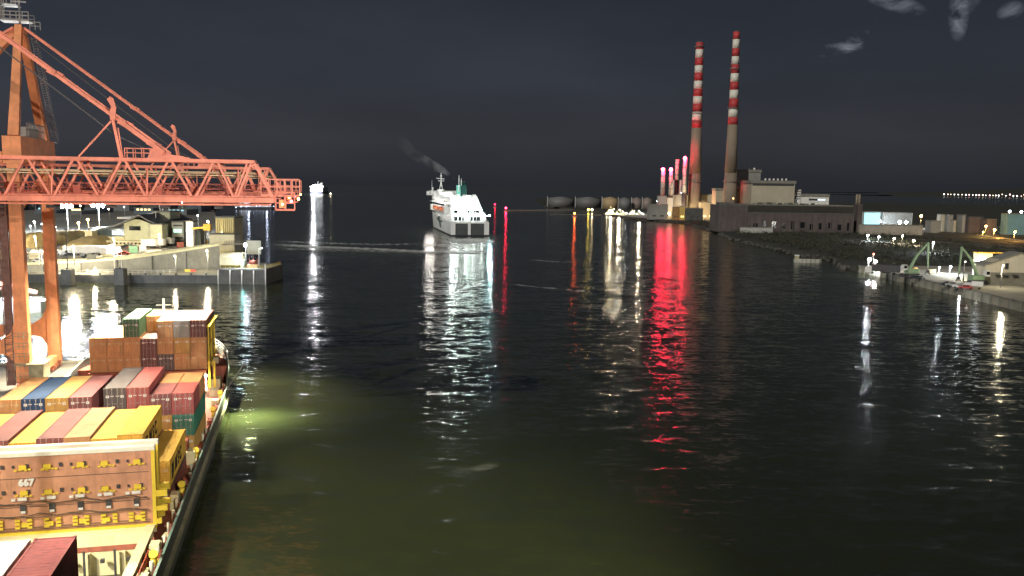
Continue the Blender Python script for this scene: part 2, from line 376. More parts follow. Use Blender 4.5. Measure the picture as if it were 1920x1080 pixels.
# raised folding hatch covers: two leaves standing on edge
def leaf(s0, fit=True):
    p = MB(); p.box(-37.2, -14.35, s0, s0+.55, 3.95, 11.05)
    h = ship.part('hatch_cover', p, PANEL, label='orange hatch cover leaf stood upright across the hold')
    e = MB(); e.box(-37.2, -14.03, s0-.10, s0+.65, 11.05, 11.42)
    ship.part('top_edge', e, mat('pale_edge_paint', (.78,.78,.66), .5, .1, 1), h)
    e = MB(); e.box(-14.35, -14.03, s0-.12, s0+.6, 3.9, 11.05); e.box(-37.2, -14.03, s0-.14, s0+.6, 3.5, 3.95)
    e.box(-14.03, -13.05, s0-.1, s0+.35, 6.55, 7.15); e.box(-14.03, -13.05, s0-.1, s0+.35, 5.15, 5.6); e.box(-14.03, -13.6, s0-.1, s0+.3, 3.9, 4.4)
    ship.part('yellow_frame', e, YELLOW, h)
    if fit:
        w = MB(); y = MB(); d = MB(); cb = MB()
        rr = random.Random(3)
        for k in range(10):
            t = -15.75 - 2.42*k
            for z, kk in ((10.15, 0), (7.75, 1), (4.75, 2)):
                off = -.25 if k % 2 else .15
                y.cbox((t+off, s0-.09, z-.1), (.62, .18, .40)); 
                if kk < 2:
                    for q in (-.55, -.15, .3, .62): y.cbox((t+q+off*.5, s0-.07, z-.42+rr.random()*.12), (.27, .12, .13))
                    d.cbox((t+.62-off, s0-.06, z+.0), (.28, .1, .35)); d.cut(); d.cbox((t-.62-off*.3, s0-.05, z-.02), (.18, .08, .25)); d.cut()
                else:
                    for q in (-.5, .5):
                        for r_ in (-.35, .0, .32): y.cbox((t+q, s0-.09, z+r_), (.42, .16, .2))
                y.cut()
            w.cbox((t, s0-.10, 7.1), (.75, .2, .26)); w.cut(); w.cbox((t-.75, s0-.08, 7.05), (.35, .16, .22)); w.cut()
            d.cbox((t, s0-.05, 6.1), (.5, .1, .75)); d.cut(); w.cbox((t, s0-.11, 5.85), (.4, .1, .2)); w.cut(); 
        for z0 in (6.72, 5.52):
            pts = [(-36.8 + .55*i, s0-.16, z0 + .13*math.sin(i*.9) + rr.uniform(-.07,.07)) for i in range(41)]
            for a, b_ in zip(pts, pts[1:]): cb.bar(a, b_, .07)
            pts = [(-36.8 + .55*i, s0-.20, z0 -.12 + .09*math.sin(i*.7+1) + rr.uniform(-.05,.05)) for i in range(41)]
            for a, b_ in zip(pts, pts[1:]): cb.bar(a, b_, .05)
        for z in (4.35, 4.12): cb.bar((-36.8, s0-.14, z), (-14.6, s0-.14, z+.05), .05)
        for z in (9.0, 6.3): cb.bar((-36.8, s0-.02, z), (-14.6, s0-.02, z), .04)
        ship.parts('twistlock_socket', y, YELLOW, h); ship.parts('lashing_plate', w, WHITE, h); ship.parts('fitting_recess', d, STEEL, h)
        ship.part('hydraulic_hoses', cb, mat('hose_rubber', (.10,.08,.06), .7, .2, 1), h)
        tx = bpy.data.curves.new('hatch_number', 'FONT'); tx.body = '667'; tx.size = .85; tx.extrude = .02; tx.offset = .05
        to = bpy.data.objects.new('hatch_number', tx); COL.objects.link(to)
        dg = bpy.context.evaluated_depsgraph_get(); me = bpy.data.meshes.new_from_object(to.evaluated_get(dg)); bpy.data.objects.remove(to)
        me.materials.clear(); me.materials.append(WHITE)
        no = bpy.data.objects.new('hatch_number', me); COL.objects.link(no); no.parent = h
        no.location = Vector((-25.7, s0-.10, 8.35)) - Vector(ship.off); no.rotation_euler = (R(90), 0, 0)
    return h
leaf(85.3); leaf(87.2, False)
# walkway kit on the starboard side
rl = MB(); rr = random.Random(5)
for s in range(54, 146, 3):
    rl.bar((-12.62, s, 2.8), (-12.62, s, 4.1), .12, .35); 
    rl.bar((-12.62, s, 3.9), (-13.1, s, 2.8), .08); rl.cut()
ship.parts('bulwark_stay', rl, REDOX)
rl = MB(); rl.rail([(-14.0, 92, 2.8), (-14.0, 106, 2.8)], 1.0, 2, .07); rl.rail([(-13.1, 121, 2.8), (-13.1, 145, 2.8)], 1.0, 2, .07); rl.rail([(-13.8, 60, 2.8), (-13.8, 82, 2.8)], 1.0, 2, .07)
ship.part('walkway_railing', rl, mat('red_rail', (.55,.12,.08), .5, .2, 1))
vt = MB()
for s in (95, 107.2, 127, 137, 77, 70, 64):
    t = -13.1 + rr.uniform(-.2,.2)
    vt.cyl((t, s, 2.8), (t, s, 4.2), .28); vt.cyl((t, s, 4.2), (t, s-.3, 4.45), .38); vt.cbox((t+.1, s+1.2, 3.1), (.6,.8,.6)); vt.cut()
ship.parts('vent_head', vt, YELLOW)
bx = MB()
for s, t, w, h in ((92.5,-13.4,.8,1.5),(107,-13.6,1.1,1.7),(134,-13.4,.9,1.2),(142,-14.2,1.4,1.0),(74,-13.5,.9,.9),(80,-13.4,.8,1.3),(68,-13.5,.7,1.1),(148,-14.6,1.6,1.5)):
    bx.cbox((t, s, 2.8+h/2), (w, w*1.6, h)); bx.cut()
for s in range(56, 146, 4):
    if rr.random() < .75: h = rr.uniform(.4,1.2); bx.cbox((-13.3+rr.uniform(-.25,.3), s+rr.random()*2, 2.8+h/2), (rr.uniform(.3,.7), rr.uniform(.4,1.2), h), rr.uniform(-.2,.2)); bx.cut()
ship.parts('deck_locker', bx, CREAM)
bx = MB()
for s in range(55, 146, 3):
    t = -12.95+rr.uniform(-.2,.2); bx.cyl((t, s, 2.8), (t, s, 2.8+rr.uniform(.5,1.5)), rr.uniform(.08,.2), n=8); bx.cut()
ship.parts('deck_pipe', bx, mat('pale_deck_pipe', (.62,.58,.46), .6, .2, 1))
bx = MB()
for s in (98,112,116,124,131,139,61,66,79): bx.cbox((-13.0, s, 3.2), (.5, 1.1+rr.random(), .8)); bx.cyl((-13.4, s+1.5, 2.8), (-13.4, s+1.5, 3.5), .16); bx.cut()
ship.parts('mooring_bitt', bx, mat('red_deck_gear', (.5,.10,.06), .6, .3, 1))
hbx = MB()    # hatch boxes the forward stacks stand on
hbx.box(-36.3, -13.9, 106.5, 121.8, 2.8, 5.72); hbx.box(-33.6, -16.2, 92.6, 106.2, 2.8, 4.6)
hbx.box(-33.4, -15.9, 146.2, 159.4, 2.8, 6.0)
ship.part('hatch_boxes', hbx, REDOX)
# lashing bridge and foremast
lb = MB()
for t in (-15.4, -14.6): lb.bar((t, 146.5, 3), (t, 146.5, 7.5), .3); 
for s in (148, 152.5, 157): lb.bar((-15.55, s, 5), (-15.55, s, 13.0), .22)
lb.bar((-15.55, 148, 7.4), (-15.55, 157, 12.8), .18); lb.bar((-15.55, 148, 11.2), (-15.55, 157, 8.2), .18); lb.bar((-15.5, 147, 6.9), (-15.5, 159, 6.9), .5, .2); lb.bar((-15.5, 147, 12.9), (-15.5, 159, 12.9), .6, .15)
ship.part('lashing_bridge', lb, YELLOW)
fm = MB(); fm.cyl((-25.7, 171, 5.4), (-25.7, 171, 14.6), .32, .2); fm.box(-27.6, -23.8, 170.3, 171.7, 11.2, 11.35); fm.box(-28.2, -24.6, 170.3, 171.7, 9.9, 10.05)
fm.rail([(-27.6,170.3,11.35),(-23.8,170.3,11.35)], 1.2, .8, .1); fm.rail([(-27.6,171.7,11.35),(-23.8,171.7,11.35)], 1.2, .8, .1)
fm.bar((-27, 171, 13.4), (-24.4, 171, 13.4), .15); fm.bar((-25.7,171,9.9),(-27.8,171,11.2),.15); fm.cyl((-26.6,171,5.4),(-26.6,171,9.9),.12)
ship.part('foremast', fm, WHITE)
wd = MB()
for t, s in ((-21.5,164),(-28,164)): wd.cyl((t-1.2,s,6.4),(t+1.2,s,6.4),.8); wd.cbox((t,s+1.2,6),(1.6,1,1.2)); wd.cut()
wd.cbox((-16.6,163.2,6.1),(1.6,2,1.4)); wd.cut(); wd.cbox((-18.5,168.5,6),(1.3,1.6,1.2)); wd.cut(); wd.cbox((-15.2,155.6,5.9),(1.0,2.2,1.0)); wd.cut()
ship.parts('anchor_windlass', wd, mat('winch_cream', (.6,.5,.3), .5, .2, 1))
fr = MB(); pts = [(CL+hb(s,6)-.05, s, 6.5) for s in (153,156,160,164,168,171,173.5)]; fr.rail(pts, 1.1, 2, .09); fr.rail([(2*CL-p[0], p[1], p[2]) for p in pts], 1.1, 2, .09)
ship.part('forecastle_railing', fr, WHITE)
lp = MB(); lp.sphere((-15.9, 146.0, 5.1), .22); lp.bar((-15.9,146.1,2.8),(-15.9,146.1,5.0),.1)
ship.part('deck_lamp', lp, emat('warm_white_lamp', (1,.86,.6), 60))
lp = MB(); lp.bar((-12.4,138,4.0),(-9.6,138,8.2),.12); lp.cbox((-9.4,138,8.3),(.6,.5,.25)); ship.part('side_lamp_bracket', lp, STEEL)
ship.lamp((-9.4,138,8.1), 46000, (.9,1,.5), .3, (-8.2,136.5,0), 112, 1)

# ---------------------------------------------------------------- shipping containers
CM = {}
def corr(mb, x, y0, y1, z0, z1, sg):
    pts = []; n = max(1, round((y1-y0)/.28)); p = (y1-y0)/n
    for i in range(n):
        a = y0+i*p; pts += [(a, 0), (a+.35*p, 0), (a+.5*p, -.05), (a+.85*p, -.05)]
    pts.append((y1, 0)); vs = []
    for a, d in pts: vs += [(x+sg*d, a, z0), (x+sg*d, a, z1)]
    fs = [(2*i, 2*i+2, 2*i+3, 2*i+1) if sg > 0 else (2*i, 2*i+1, 2*i+3, 2*i+2) for i in range(len(pts)-1)]
    mb.add(vs, fs)
def cmesh(Ln, Hh):
    k = (Ln, Hh)
    if k in CM: return CM[k]
    m = MB(); w = 1.219
    for x in (-w, w-.14):
        for y in (0, Ln-.14): m.box(x, x+.14, y, y+.14, 0, Hh)
        m.box(x+.02, x+.12, .14, Ln-.14, 0, .14); m.box(x+.01, x+.13, .14, Ln-.14, Hh-.09, Hh-.02)
    m.box(-w+.14, w-.14, Ln-.1, Ln-.01, 0, Hh-.03); m.box(-w+.14, w-.14, .0, .12, 0, .12); m.box(-w+.14, w-.14, .0, .12, Hh-.13, Hh)
    m.box(-w+.1, w-.1, .12, Ln-.1, .08, .13)
    corr(m, w-.03, .14, Ln-.14, .14, Hh-.09, 1); corr(m, -w+.03, .14, Ln-.14, .14, Hh-.09, -1)
    # roof ribs run across
    n = round((Ln-.3)/.42); p = (Ln-.3)/n; pts = []
    for i in range(n): a = .15+i*p; pts += [(a, 0), (a+.5*p, 0), (a+.6*p, -.03), (a+.9*p, -.03)]
    pts.append((Ln-.15, 0)); vs = []
    for a, d in pts: vs += [(-w+.1, a, Hh-.03+d), (w-.1, a, Hh-.03+d)]
    m.add(vs, [(2*i, 2*i+1, 2*i+3, 2*i+2) for i in range(len(pts)-1)])
    for x in (-w, w-.17):
        for y in (0, Ln-.18):
            m.box(x-.004, x+.174, y-.004, y+.184, Hh-.11, Hh+.004)
    d = MB()       # one door leaf, left of centre line, ribbed
    hh = Hh-.26
    d.box(-1.06, -.01, .035, .075, .13, .13+hh)
    for i in range(5): z = .2+(hh-.14)*i/4.6; d.box(-1.0, -.08, .0, .035, z, z+(hh-.14)/4.6*.55)
    bars = MB()
    for x in (-.82, -.30):
        bars.cyl((x, -.03, .06), (x, -.03, Hh-.06), .022, n=6); bars.box(x-.06, x+.06, -.045, -.002, .07, .16); bars.box(x-.06, x+.06, -.045, -.002, Hh-.16, Hh-.07)
        for z in (.7, 1.25, 1.9): bars.box(x-.05, x+.05, -.05, -.0, z, z+.06)
        bars.box(x-.02, x+.30, -.075, -.04, 1.02, 1.07)
    CM[k] = (m.mesh('body', (0,0,0)), d.mesh('door', (0,0,0)), bars.mesh('locking_bars', (0,0,0)))
    return CM[k]
pm = MB(); pm.box(-.98, -.62, -.012, -.003, 1.75, 2.05); pm.box(-.5, -.12, -.012, -.003, 1.9, 2.0)
PLATE = pm.mesh('marking_plate', (0,0,0))
DECAL = mat('white_decal', (.72,.72,.68), .6, .1, 2)
BARM = mat('zinc_bar', (.36,.34,.31), .45, .25, 2)
CC = dict(orange=(.58,.31,.13), yellow=(.66,.41,.06), blue=(.025,.07,.17), mauve=(.24,.085,.085), red=(.38,.10,.095), tan=(.48,.28,.13), darkgrey=(.105,.09,.09), brown=(.13,.055,.05), green=(.045,.22,.15), dkgreen=(.05,.15,.08), grey=(.36,.38,.34), ochre=(.55,.33,.10), white=(.75,.75,.70))
LM = {}
def cmat(c): return mat('container_paint_'+c, CC[c], .55, .22, .35, streak=.6, dirt=tuple(v*.42+.02 for v in CC[c]), rnd=.10, bump=.1)
def container(t, s, z, c, label, Ln=12.19, Hh=2.59, group=None, plate=True):
    m, d, b = cmesh(Ln, Hh)
    T = Thing('shipping_container', label, 'container', (t+1.22, s, z), 'S', group=group); T.off = (0,0,0)
    cm = cmat(c); body = T.part('body', m, cm)
    bm = BARM if c in ('mauve','red','brown','darkgrey','blue','green','dkgreen','grey','white') else cmat(c)
    for k in (0, 1):
        o = T.part('door', d, cm); q = T.part('locking_bars', b, bm, o)
        if plate: T.part('marking_plate', PLATE, DECAL if c not in ('orange','yellow') else mat('faint_decal', (.62,.5,.3), .6, .1, 2), o)
        if k: o.rotation_euler = (0, 0, 0); o.scale = (-1, 1, 1)
    return T
GB, GC, GA = 'containers stacked forward on the ship', 'containers behind the upright hatch cover', 'containers in the tall stack near the bow'
zC = 10.10
for i, c, h, lab in ((0,'yellow',2.59,'yellow container top left behind the hatch cover, cut by the picture edge'),
                     (1,'mauve',2.9,'dull maroon container behind the hatch cover, leftmost with its doors in view'),
                     (2,'yellow',2.59,'yellow container between two maroon ones in the row behind the hatch cover'),
                     (3,'mauve',2.9,'maroon container with pale door markings, fourth in the row behind the hatch cover'),
                     (4,'tan',2.9,'tan container between a maroon and a yellow one behind the hatch cover'),
                     (5,'yellow',2.59,'lower yellow container beside the tan one behind the hatch cover'),
                     (6,'yellow',2.9,'bright yellow container with black lettering on its side, right end of the upper row')):
    container(tC+2.5*i, sC, zC+(h-2.59)-h, c, lab, 12.19, h, GC)
    container(tC+2.5*i, sC, zC+(h-2.59)-h-2.62, ('ochre','darkgrey','orange','brown','yellow','mauve','tan')[i], ('ochre','dark grey','orange','brown','yellow','maroon','tan')[i]+' container underneath column %s of the row behind the hatch cover' % ('one','two','three','four','five','six','seven')[i], 12.19, 2.59, GC, plate=False)
container(-16.38, sC, 7.42-2.9, 'yellow', 'yellow container with black lettering set one tier lower at the ship side', 12.19, 2.9, GC)
container(-16.38, sC, 7.42-2.9-1.75, 'brown', 'brown container under the lettered yellow one at the ship side', 12.19, 1.72, GC, plate=False) if False else container(-16.38, sC, 7.42-2.9-2.62, 'brown', 'brown container under the lettered yellow one at the ship side', 12.19, 2.59, GC)
zB = 11.02
for k, c, dz, h, lab in ((1,'orange',0,2.59,'leftmost orange container of the row nearest the crane legs'),
                  (2,'blue',0,2.59,'only dark blue container, between two orange ones'),
                  (3,'ochre',0,2.59,'ochre container to the right of the blue one'),
                  (4,'mauve',0,2.59,'brown container with pale door marks right of the ochre one'),
                  (5.5,'darkgrey',.9,2.9,'dark grey container standing one step higher beside a red one'),
                  (6.5,'red',.9,2.9,'faded red container raised beside the dark grey one')):
    container(tB+2.5*k, sB, zB+dz-h, c, lab, 12.19, h, GB)
    container(tB+2.5*k, sB, zB+dz-h-2.62, {1:'brown',2:'orange',3:'mauve',4:'ochre',5.5:'darkgrey',6.5:'mauve'}[k], 'container beneath the '+lab.split(' container')[0].replace('leftmost ','far left ').replace('only ','lone ')+' one in the row nearest the crane legs', 12.19, 2.59, GB)
for k, w_ in ((7.5,'inner'), (8.5,'outer')):
    container(tB+2.5*k, sB, zB-2.59, 'red' if k > 8 else 'mauve', w_+' short maroon container at the right end of its row', 6.06, 2.59, GB)
    container(tB+2.5*k, sB+6.13, zB-2.59, 'orange', w_+' short orange container behind the maroon one at the ship side', 6.06, 2.59, GB)
container(tB+2.5*8.5, sB, zB-5.2, 'green', 'teal green container under the maroon one at the ship side', 12.19, 2.59, GB)
container(tB+2.5*7.5, sB, zB-5.2, 'ochre', 'ochre container glimpsed beside the teal green one', 12.19, 2.59, GB)
container(tB+2.5*8.5, sB, zB-7.81, 'ochre', 'pale ochre container at the bottom under the teal green one', 12.19, 2.59, GB)
container(tB+2.5*7.5, sB, zB-7.81, 'brown', 'brown container at the foot of the column beside the ochre one', 12.19, 2.59, GB)
zA = 11.52
cn = ('first','second','third','fourth','fifth','sixth','seventh')
nm = dict(orange='orange', brown='dark brown', darkgrey='dark grey', dkgreen='dark green', grey='pale grey', tan='tan', ochre='ochre')
for i, (lo, mi, hi) in enumerate((('orange','orange',None),('orange','orange',None),('orange','orange','dkgreen'),('brown','brown',None),('darkgrey','orange','tan'),('orange','ochre','grey'),('orange','orange','brown'))):
    h2 = 2.9 if i < 3 else 2.59
    zt = zA if i < 3 else zA-.28
    container(tA+2.5*i, sA, zt-h2, mi, '%s container in the middle tier, %s column from the left of the bow stack' % (nm[mi], cn[i]), 12.19, h2, GA)
    container(tA+2.5*i, sA, zt-h2-2.62, lo, '%s container in the bottom tier, %s column from the left of the bow stack' % (nm[lo], cn[i]), 12.19, 2.59, GA)
    if hi: container(tA+2.5*i, sA, zt+.02, hi, '%s container on top of the %s column of the bow stack' % (nm[hi], cn[i]), 12.19, 2.9 if i == 2 else 2.75, GA)
container(tA+7.5, sA+6.13, zA-.26, 'orange', 'short orange container set back behind the green one on top', 6.06, 2.75, GA)
GF = 'containers at the foot of the picture'
for t, c, n in ((-16.75,'red','dusty red'), (-19.4,'white','sunbleached white')):
    container(t, 45.8, 13.75-2.9, c, n+' container seen from above at the bottom of the picture', 12.19, 2.9, GF)
    for j in (1, 2, 3): container(t, 45.8, 13.75-2.9-2.62*j, ('brown','ochre','grey')[j-1], '%s container, %s below the %s one at the bottom of the picture' % (('brown','ochre','grey')[j-1], ('one','two','three')[j-1], n), 12.19, 2.59, GF)
# the lettering on the two yellow starboard sides
def side_letters(t, s, z0):
    T = [o for o in COL.objects if o.get('label') and (o.location - SW(t+1.22, s, z0)).length < .3][0]
    body = [c for c in T.children if c.name.startswith('body')][0]
    e = MB(); x = 1.215
    for a, b_, c, d in ((1.3,2.6,1.75,2.1),(1.3,1.65,.55,1.75),(1.8,2.1,.55,1.75),(2.25,2.6,.9,1.75)): e.box(x, x+.03, a, b_, c, d)
    o = bpy.data.objects.new('emblem', e.mesh('emblem', (0,0,0))); COL.objects.link(o); o.parent = body; o.data.materials.append(BLACK)
    tx = bpy.data.curves.new('lettering', 'FONT'); tx.body = 'MSC'; tx.size = 2.0; tx.extrude = .012; tx.space_character = 1.5; tx.offset = .05
    to = bpy.data.objects.new('lettering', tx); COL.objects.link(to)
    me = bpy.data.meshes.new_from_object(to.evaluated_get(bpy.context.evaluated_depsgraph_get())); bpy.data.objects.remove(to); me.materials.clear(); me.materials.append(BLACK)
    o = bpy.data.objects.new('lettering', me); COL.objects.link(o); o.parent = body; o.location = (1.235, 3.5, .75); o.rotation_euler = (R(90), 0, R(90))
side_letters(tC+15, sC, zC+.31-2.9); side_letters(-16.38, sC, 7.42-2.9)

# ================================================================ ship-to-shore cranes
def crane(s0, label, lit):
    T = Thing('gantry_crane', label, 'crane', (-52, s0, 3), 'S', group='gantry cranes along the quay')
    WT, LT, hs = -43.3, -62.0, 8.65
    for t, s in ((WT, s0-hs), (WT, s0+hs), (LT, s0-hs), (LT, s0+hs)):
        m = MB(); m.bar((t, s, 4.6), (t, s, 10), 2.0, 1.6, 1.9, 1.5); m.bar((t, s, 10), (t, s, 38.5), 1.9, 1.5, 1.7, 1.5)
        sg = -1 if t == WT else 1
        # haunch plates towards the portal beam
        m.xprism([(t+sg*.9, 7.2), (t+sg*.9, 14.0), (t+sg*1.7, 12.2), (t+sg*3.4, 11.0), (t+sg*3.4, 9.1), (t+sg*2.0, 8.7)], s-.55, s+.55, 'y')
        lg = T.part('leg', m, CRLEG)
        b = MB()
        for dy in (-3, -1, 1, 3): b.cyl((t-.3, s+dy*.8, 3.4), (t+.3, s+dy*.8, 3.4), .4); 
        b.cbox((t, s, 4.2), (.9, 5.4, .9)); T.part('bogie', b, ORANGE, lg)
    m = MB()
    for s in (s0-hs, s0+hs): m.cbox(((WT+LT)/2, s, 10), (WT-LT-6, 1.2, 1.9))
    T.part('portal_beams', m, CRLEG)
    m = MB()
    for t in (WT, LT): m.cbox((t, s0, 4.9), (1.2, hs*2-2, 1.3))
    T.part('sill_beams', m, CRLEG)
    m = MB(); m.cbox((WT, s0, 40.6), (2.6, hs*2+1.6, 4.1)); m.cbox((LT, s0, 40.2), (1.8, hs*2+1.6, 2.0))
    for s in (s0-hs, s0+hs): m.cbox(((WT+LT)/2, s, 39.5), (WT-LT-3, 1.2, 1.6)); m.bar((LT, s, 11), (WT-1, s, 36), .9)
    T.part('upper_frame', m, CRLEG)
    apx = (-43.9, s0, 60.3)
    for k, (a, b) in enumerate((((WT, s0-hs+.6, 42.6), apx), ((WT, s0+hs-.6, 42.6), apx))):
        m = MB(); m.bar(a, (apx[0], apx[1]+(-.8 if k == 0 else .8), apx[2]), 1.5, 1.3, 1.0, 1.0); T.part('apex_leg', m, CRLEG)
    m = MB(); m.bar((apx[0]-.3, s0, 60), (LT, s0-3, 41), 1.1, .9); m.bar((apx[0]-.3, s0, 60), (LT, s0+3, 41), 1.1, .9); T.part('back_leg', m, CRLEG)
    m = MB()
    for s in (s0-1.6, s0+1.6): m.rail([(-46.6, s, 61.2), (-42.2, s, 61.2)], 1.2, .9, .12, 2)
    m.box(-46.6, -42.2, s0-1.6, s0+1.6, 61.05, 61.2); m.rail([(-46.6, s0-1.6, 61.2), (-46.6, s0+1.6, 61.2)], 3.6, .9, .12, 4); m.rail([(-41.9, s0-2.2, 59.6), (-40.4, s0-2.2, 59.6)], 1.2, .8, .1)
    m.box(-46.6, -44, s0-1.5, s0+1.5, 63.5, 63.62); m.rail([(-46.6, s0-1.5, 63.6), (-44, s0-1.5, 63.6)], 1.2, .7, .1, 2)
    m.bar((apx[0], s0, 60.3), (apx[0], s0, 66), .25); m.bar((apx[0]-1.2, s0, 64.2), (apx[0]+1, s0, 64.2), .2); m.bar((apx[0]-.8, s0, 65.2), (apx[0]+.9, s0, 65.4), .2)
    T.part('apex_platform', m, CRGREY)
    m = MB()     # ladder cage up the far apex leg
    a0, a1 = Vector((WT+1.3, s0+hs-.2, 42.6)), Vector((apx[0]+1.1, s0+1.1, 59.5))
    for o_ in ((.0,0,0),(.7,0,0)): m.bar(a0+Vector(o_), a1+Vector(o_), .07)
    for i in range(46): p = a0.lerp(a1, i/45); m.bar(p, p+Vector((.7,0,0)), .06); m.bar(p+Vector((.7,0,0)), p+Vector((1.1,-.4,.3)), .05)
    T.part('ladder', m, CRGREY)
    m = MB()     # platform between the apex legs
    for z in (42.8, 43.9, 44.9): m.bar((WT+1, s0-5, z), (WT+1, s0+4.5, z), .12)
    for i in range(13): m.bar((WT+1, s0-5+i*.79, 42.7), (WT+1, s0-5+i*.79, 45), .1)
    m.cbox((WT+.2, s0-1, 43.6), (1.2, 6, 1.5)); m.box(WT-2.5, WT+1.5, s0+hs+.9, s0+hs+2.3, 42.5, 42.62)
    T.part('sheave_platform', m, CRGREY)
    # boom and girder trusses
    nodes_ = [-80 + 5.0*i for i in range(15)] + [-5.8]
    for g, gn in ((s0-2.3, 0), (s0+2.3, 1)):
        m = MB(); m.bar((-80, g, 38.48), (-5.8, g, 38.48), .42, .40); T.part('top_chord', m, ORANGE)
        m = MB(); m.bar((-80, g, 34.02), (-3.6, g, 34.02), .7, .62); m.bar((-80, g, 34.42), (-3.6, g, 34.42), 1.0, .08); m.bar((-80, g-.2, 33.45), (-4, g-.2, 33.45), .1, .16)
        T.part('bottom_chord', m, ORANGE)
        m = MB()
        for a, b in zip(nodes_, nodes_[1:]):
            c = (a+b)/2; m.bar((a+.25, g, 38.3), (c-.25, g, 34.4), .25); m.bar((c+.25, g, 34.4), (b-.25, g, 38.3), .25)
        m.bar((-5.7, g, 38.3), (-3.7, g, 34.4), .34); m.bar((-6.5, g, 38.3), (-8.0, g, 34.4), .2)
        T.part('truss_diagonals', m, ORANGE)
    m = MB()
    for a in nodes_: m.bar((a, s0-2.3, 38.5), (a, s0+2.3, 38.5), .3)
    for a in nodes_[::2]: m.bar((a+2.4, s0-2.3, 34.3), (a+2.4, s0-1.2, 37.6), .14)
    m.box(-80, -44, s0-2, s0+2, 34.2, 34.3)
    T.part('cross_beams', m, ORANGE)
    m = MB(); m.cyl((-80, s0-.9, 37.15), (-4.7, s0-.9, 37.15), .16, n=8); m.bar((-80, s0+.3, 36.85), (-6, s0+.3, 36.85), .1)
    T.part('cable_pipe', m, CREAMP)
    m = MB()
    m.rail([(-44, s0+3.6, 34.6), (-2.2, s0+3.6, 34.6)], 1.1, 2, .08); m.box(-44, -2.2, s0+2.9, s0+3.7, 34.45, 34.6); m.rail([(-44, s0+1.6, 34.7), (-5, s0+1.6, 34.7)], 1.1, 2.2, .07)
    for t in (-9, -13, -17, -26, -33, -38): m.cbox((t, s0+2.6, 35.1), (.8, .9, .9))
    T.part('boom_walkway', m, mat('walkway_red', (.62,.17,.12), .6, .3, .8))
    m = MB()
    for g in (s0-2.3,):
        m.rail([(-19.8, g, 38.75), (-16.2, g, 38.75)], 1.0, .9, .09); m.rail([(-19.8, g+1.4, 38.75), (-16.2, g+1.4, 38.75)], 1.0, .9, .09)
    T.part('boom_railing', m, ORANGE)
    for g in (s0-2.3, s0+2.3):
        near = g < s0
        mt = ORANGE if near else mat('unlit_tie_bar', (.30,.20,.16), .6, .3, .5)  # darker copy standing in for an unlit far stay, not assigned below
        m = MB(); a = Vector((apx[0]+.8, s0 + (g-s0)*.35, 60.0)); b = Vector((-15.6, g, 39.3))
        m.bar(a, b.lerp(a, .16), .42, .36); m.bar(b.lerp(a, .16), b, .75, .5)
        for q in (.05, .16, .42): p = b.lerp(a, q); m.bar(p+Vector((.35,0,-.2)), p-Vector((.35,0,-.2)), .6, .6)
        T.part('forestay', m, ORANGE)
        m = MB(); m.xprism([(-17.4,38.6),(-13.0,38.6),(-13.5,38.95),(-15.2,39.15),(-16.3,39.75),(-17.0,39.75)], g-.14, g+.14, 'y'); T.part('stay_bracket', m, ORANGE)
        m = MB(); m.bar((apx[0]-.8, s0+(g-s0)*.35, 60.0), (-77, g, 38.8), .4, .36); T.part('backstay', m, ORANGE)
        if not near: continue
        m = MB()   # folding-stay post with its hook-shaped head
        m.bar((-20.2, g, 38.7), (-20.9, g, 42.9), .3); m.bar((-20.0, g, 38.7), (-20.4, g, 42.0), .12)
        m.xprism([(-21.15,42.8),(-20.65,42.8),(-20.5,44.3),(-20.75,45.2),(-21.1,45.45),(-21.45,45.1),(-21.2,44.7),(-21.0,44.3),(-21.25,43.7)], g-.15, g+.15, 'y')
        m.bar((-24.6, g, 38.7), (-21.1, g, 42.7), .18)
        T.part('stay_post', m, ORANGE)
    m = MB()
    for dy in (-.5, .5): m.bar((apx[0], s0+dy, 59.6), (-21, s0+dy, 41.2), .07); m.bar((-21, s0+dy, 41.2), (-16, s0+dy, 38.9), .07)
    T.part('hoist_ropes', m, ROPE)
    # boom tip cage
    m = MB()
    for s in (s0-2.6, s0-.4):
        for z in (32.9, 33.7, 34.9): m.bar((-3.4, s, z), (-1.2, s, z), .12)
        for t in (-3.4, -2.3, -1.2): m.bar((t, s, 32.9), (t, s, 34.9), .12)
    m.box(-3.4, -1.2, s0-2.6, s0-.4, 32.8, 32.92); m.rail([(-5.0, s0-2.3, 34.7), (-.6, s0-2.3, 34.7)], 1.8, .9, .11); m.rail([(-5, s0+2.3, 34.7), (-.6, s0+2.3, 34.7)], 1.8, .9, .11)
    m.bar((-5, s0-2.3, 34.6), (-.6, s0-2.3, 34.6), .2); m.bar((-3.6, s0-2.3, 34.5), (-3.6, s0+2.3, 34.5), .4)
    m.cbox((-2.6, s0-1.2, 33.6), (.8, .8, 1.0))
    cage = T.part('tip_platform', m, ORANGE)
    m = MB(); m.sphere((-1.6, s0-1.0, 33.9), .16); T.part('warning_lamp', m, emat('red_beacon', (1,.03,.04), 60), cage)
    m = MB(); m.sphere((-2.6, s0-2.2, 33.6), .13); m.sphere((-.75, s0-2.2, 34.2), .13); T.part('work_lamp', m, emat('amber_lamp', (1,.55,.15), 40), cage)
    # machinery house, cab and trolley stand back over the quay
    m = MB(); m.box(-74, -63, s0-4, s0+4, 40.2, 45.2); m.rail([(-74, s0-4.6, 40.2), (-62, s0-4.6, 40.2)], 1.1, 1.5, .08); T.part('machinery_house', m, ORANGE)
    m = MB(); m.box(-51, -47, s0-2, s0+2, 32.4, 33.2); m.box(-52.4, -50.2, s0-1.2, s0+1.2, 29.6, 32.3)
    for dx in (-50, -48): 
        for dy in (-1, 1): m.bar((dx, s0+dy, 32.4), (dx, s0+dy, 22), .05)
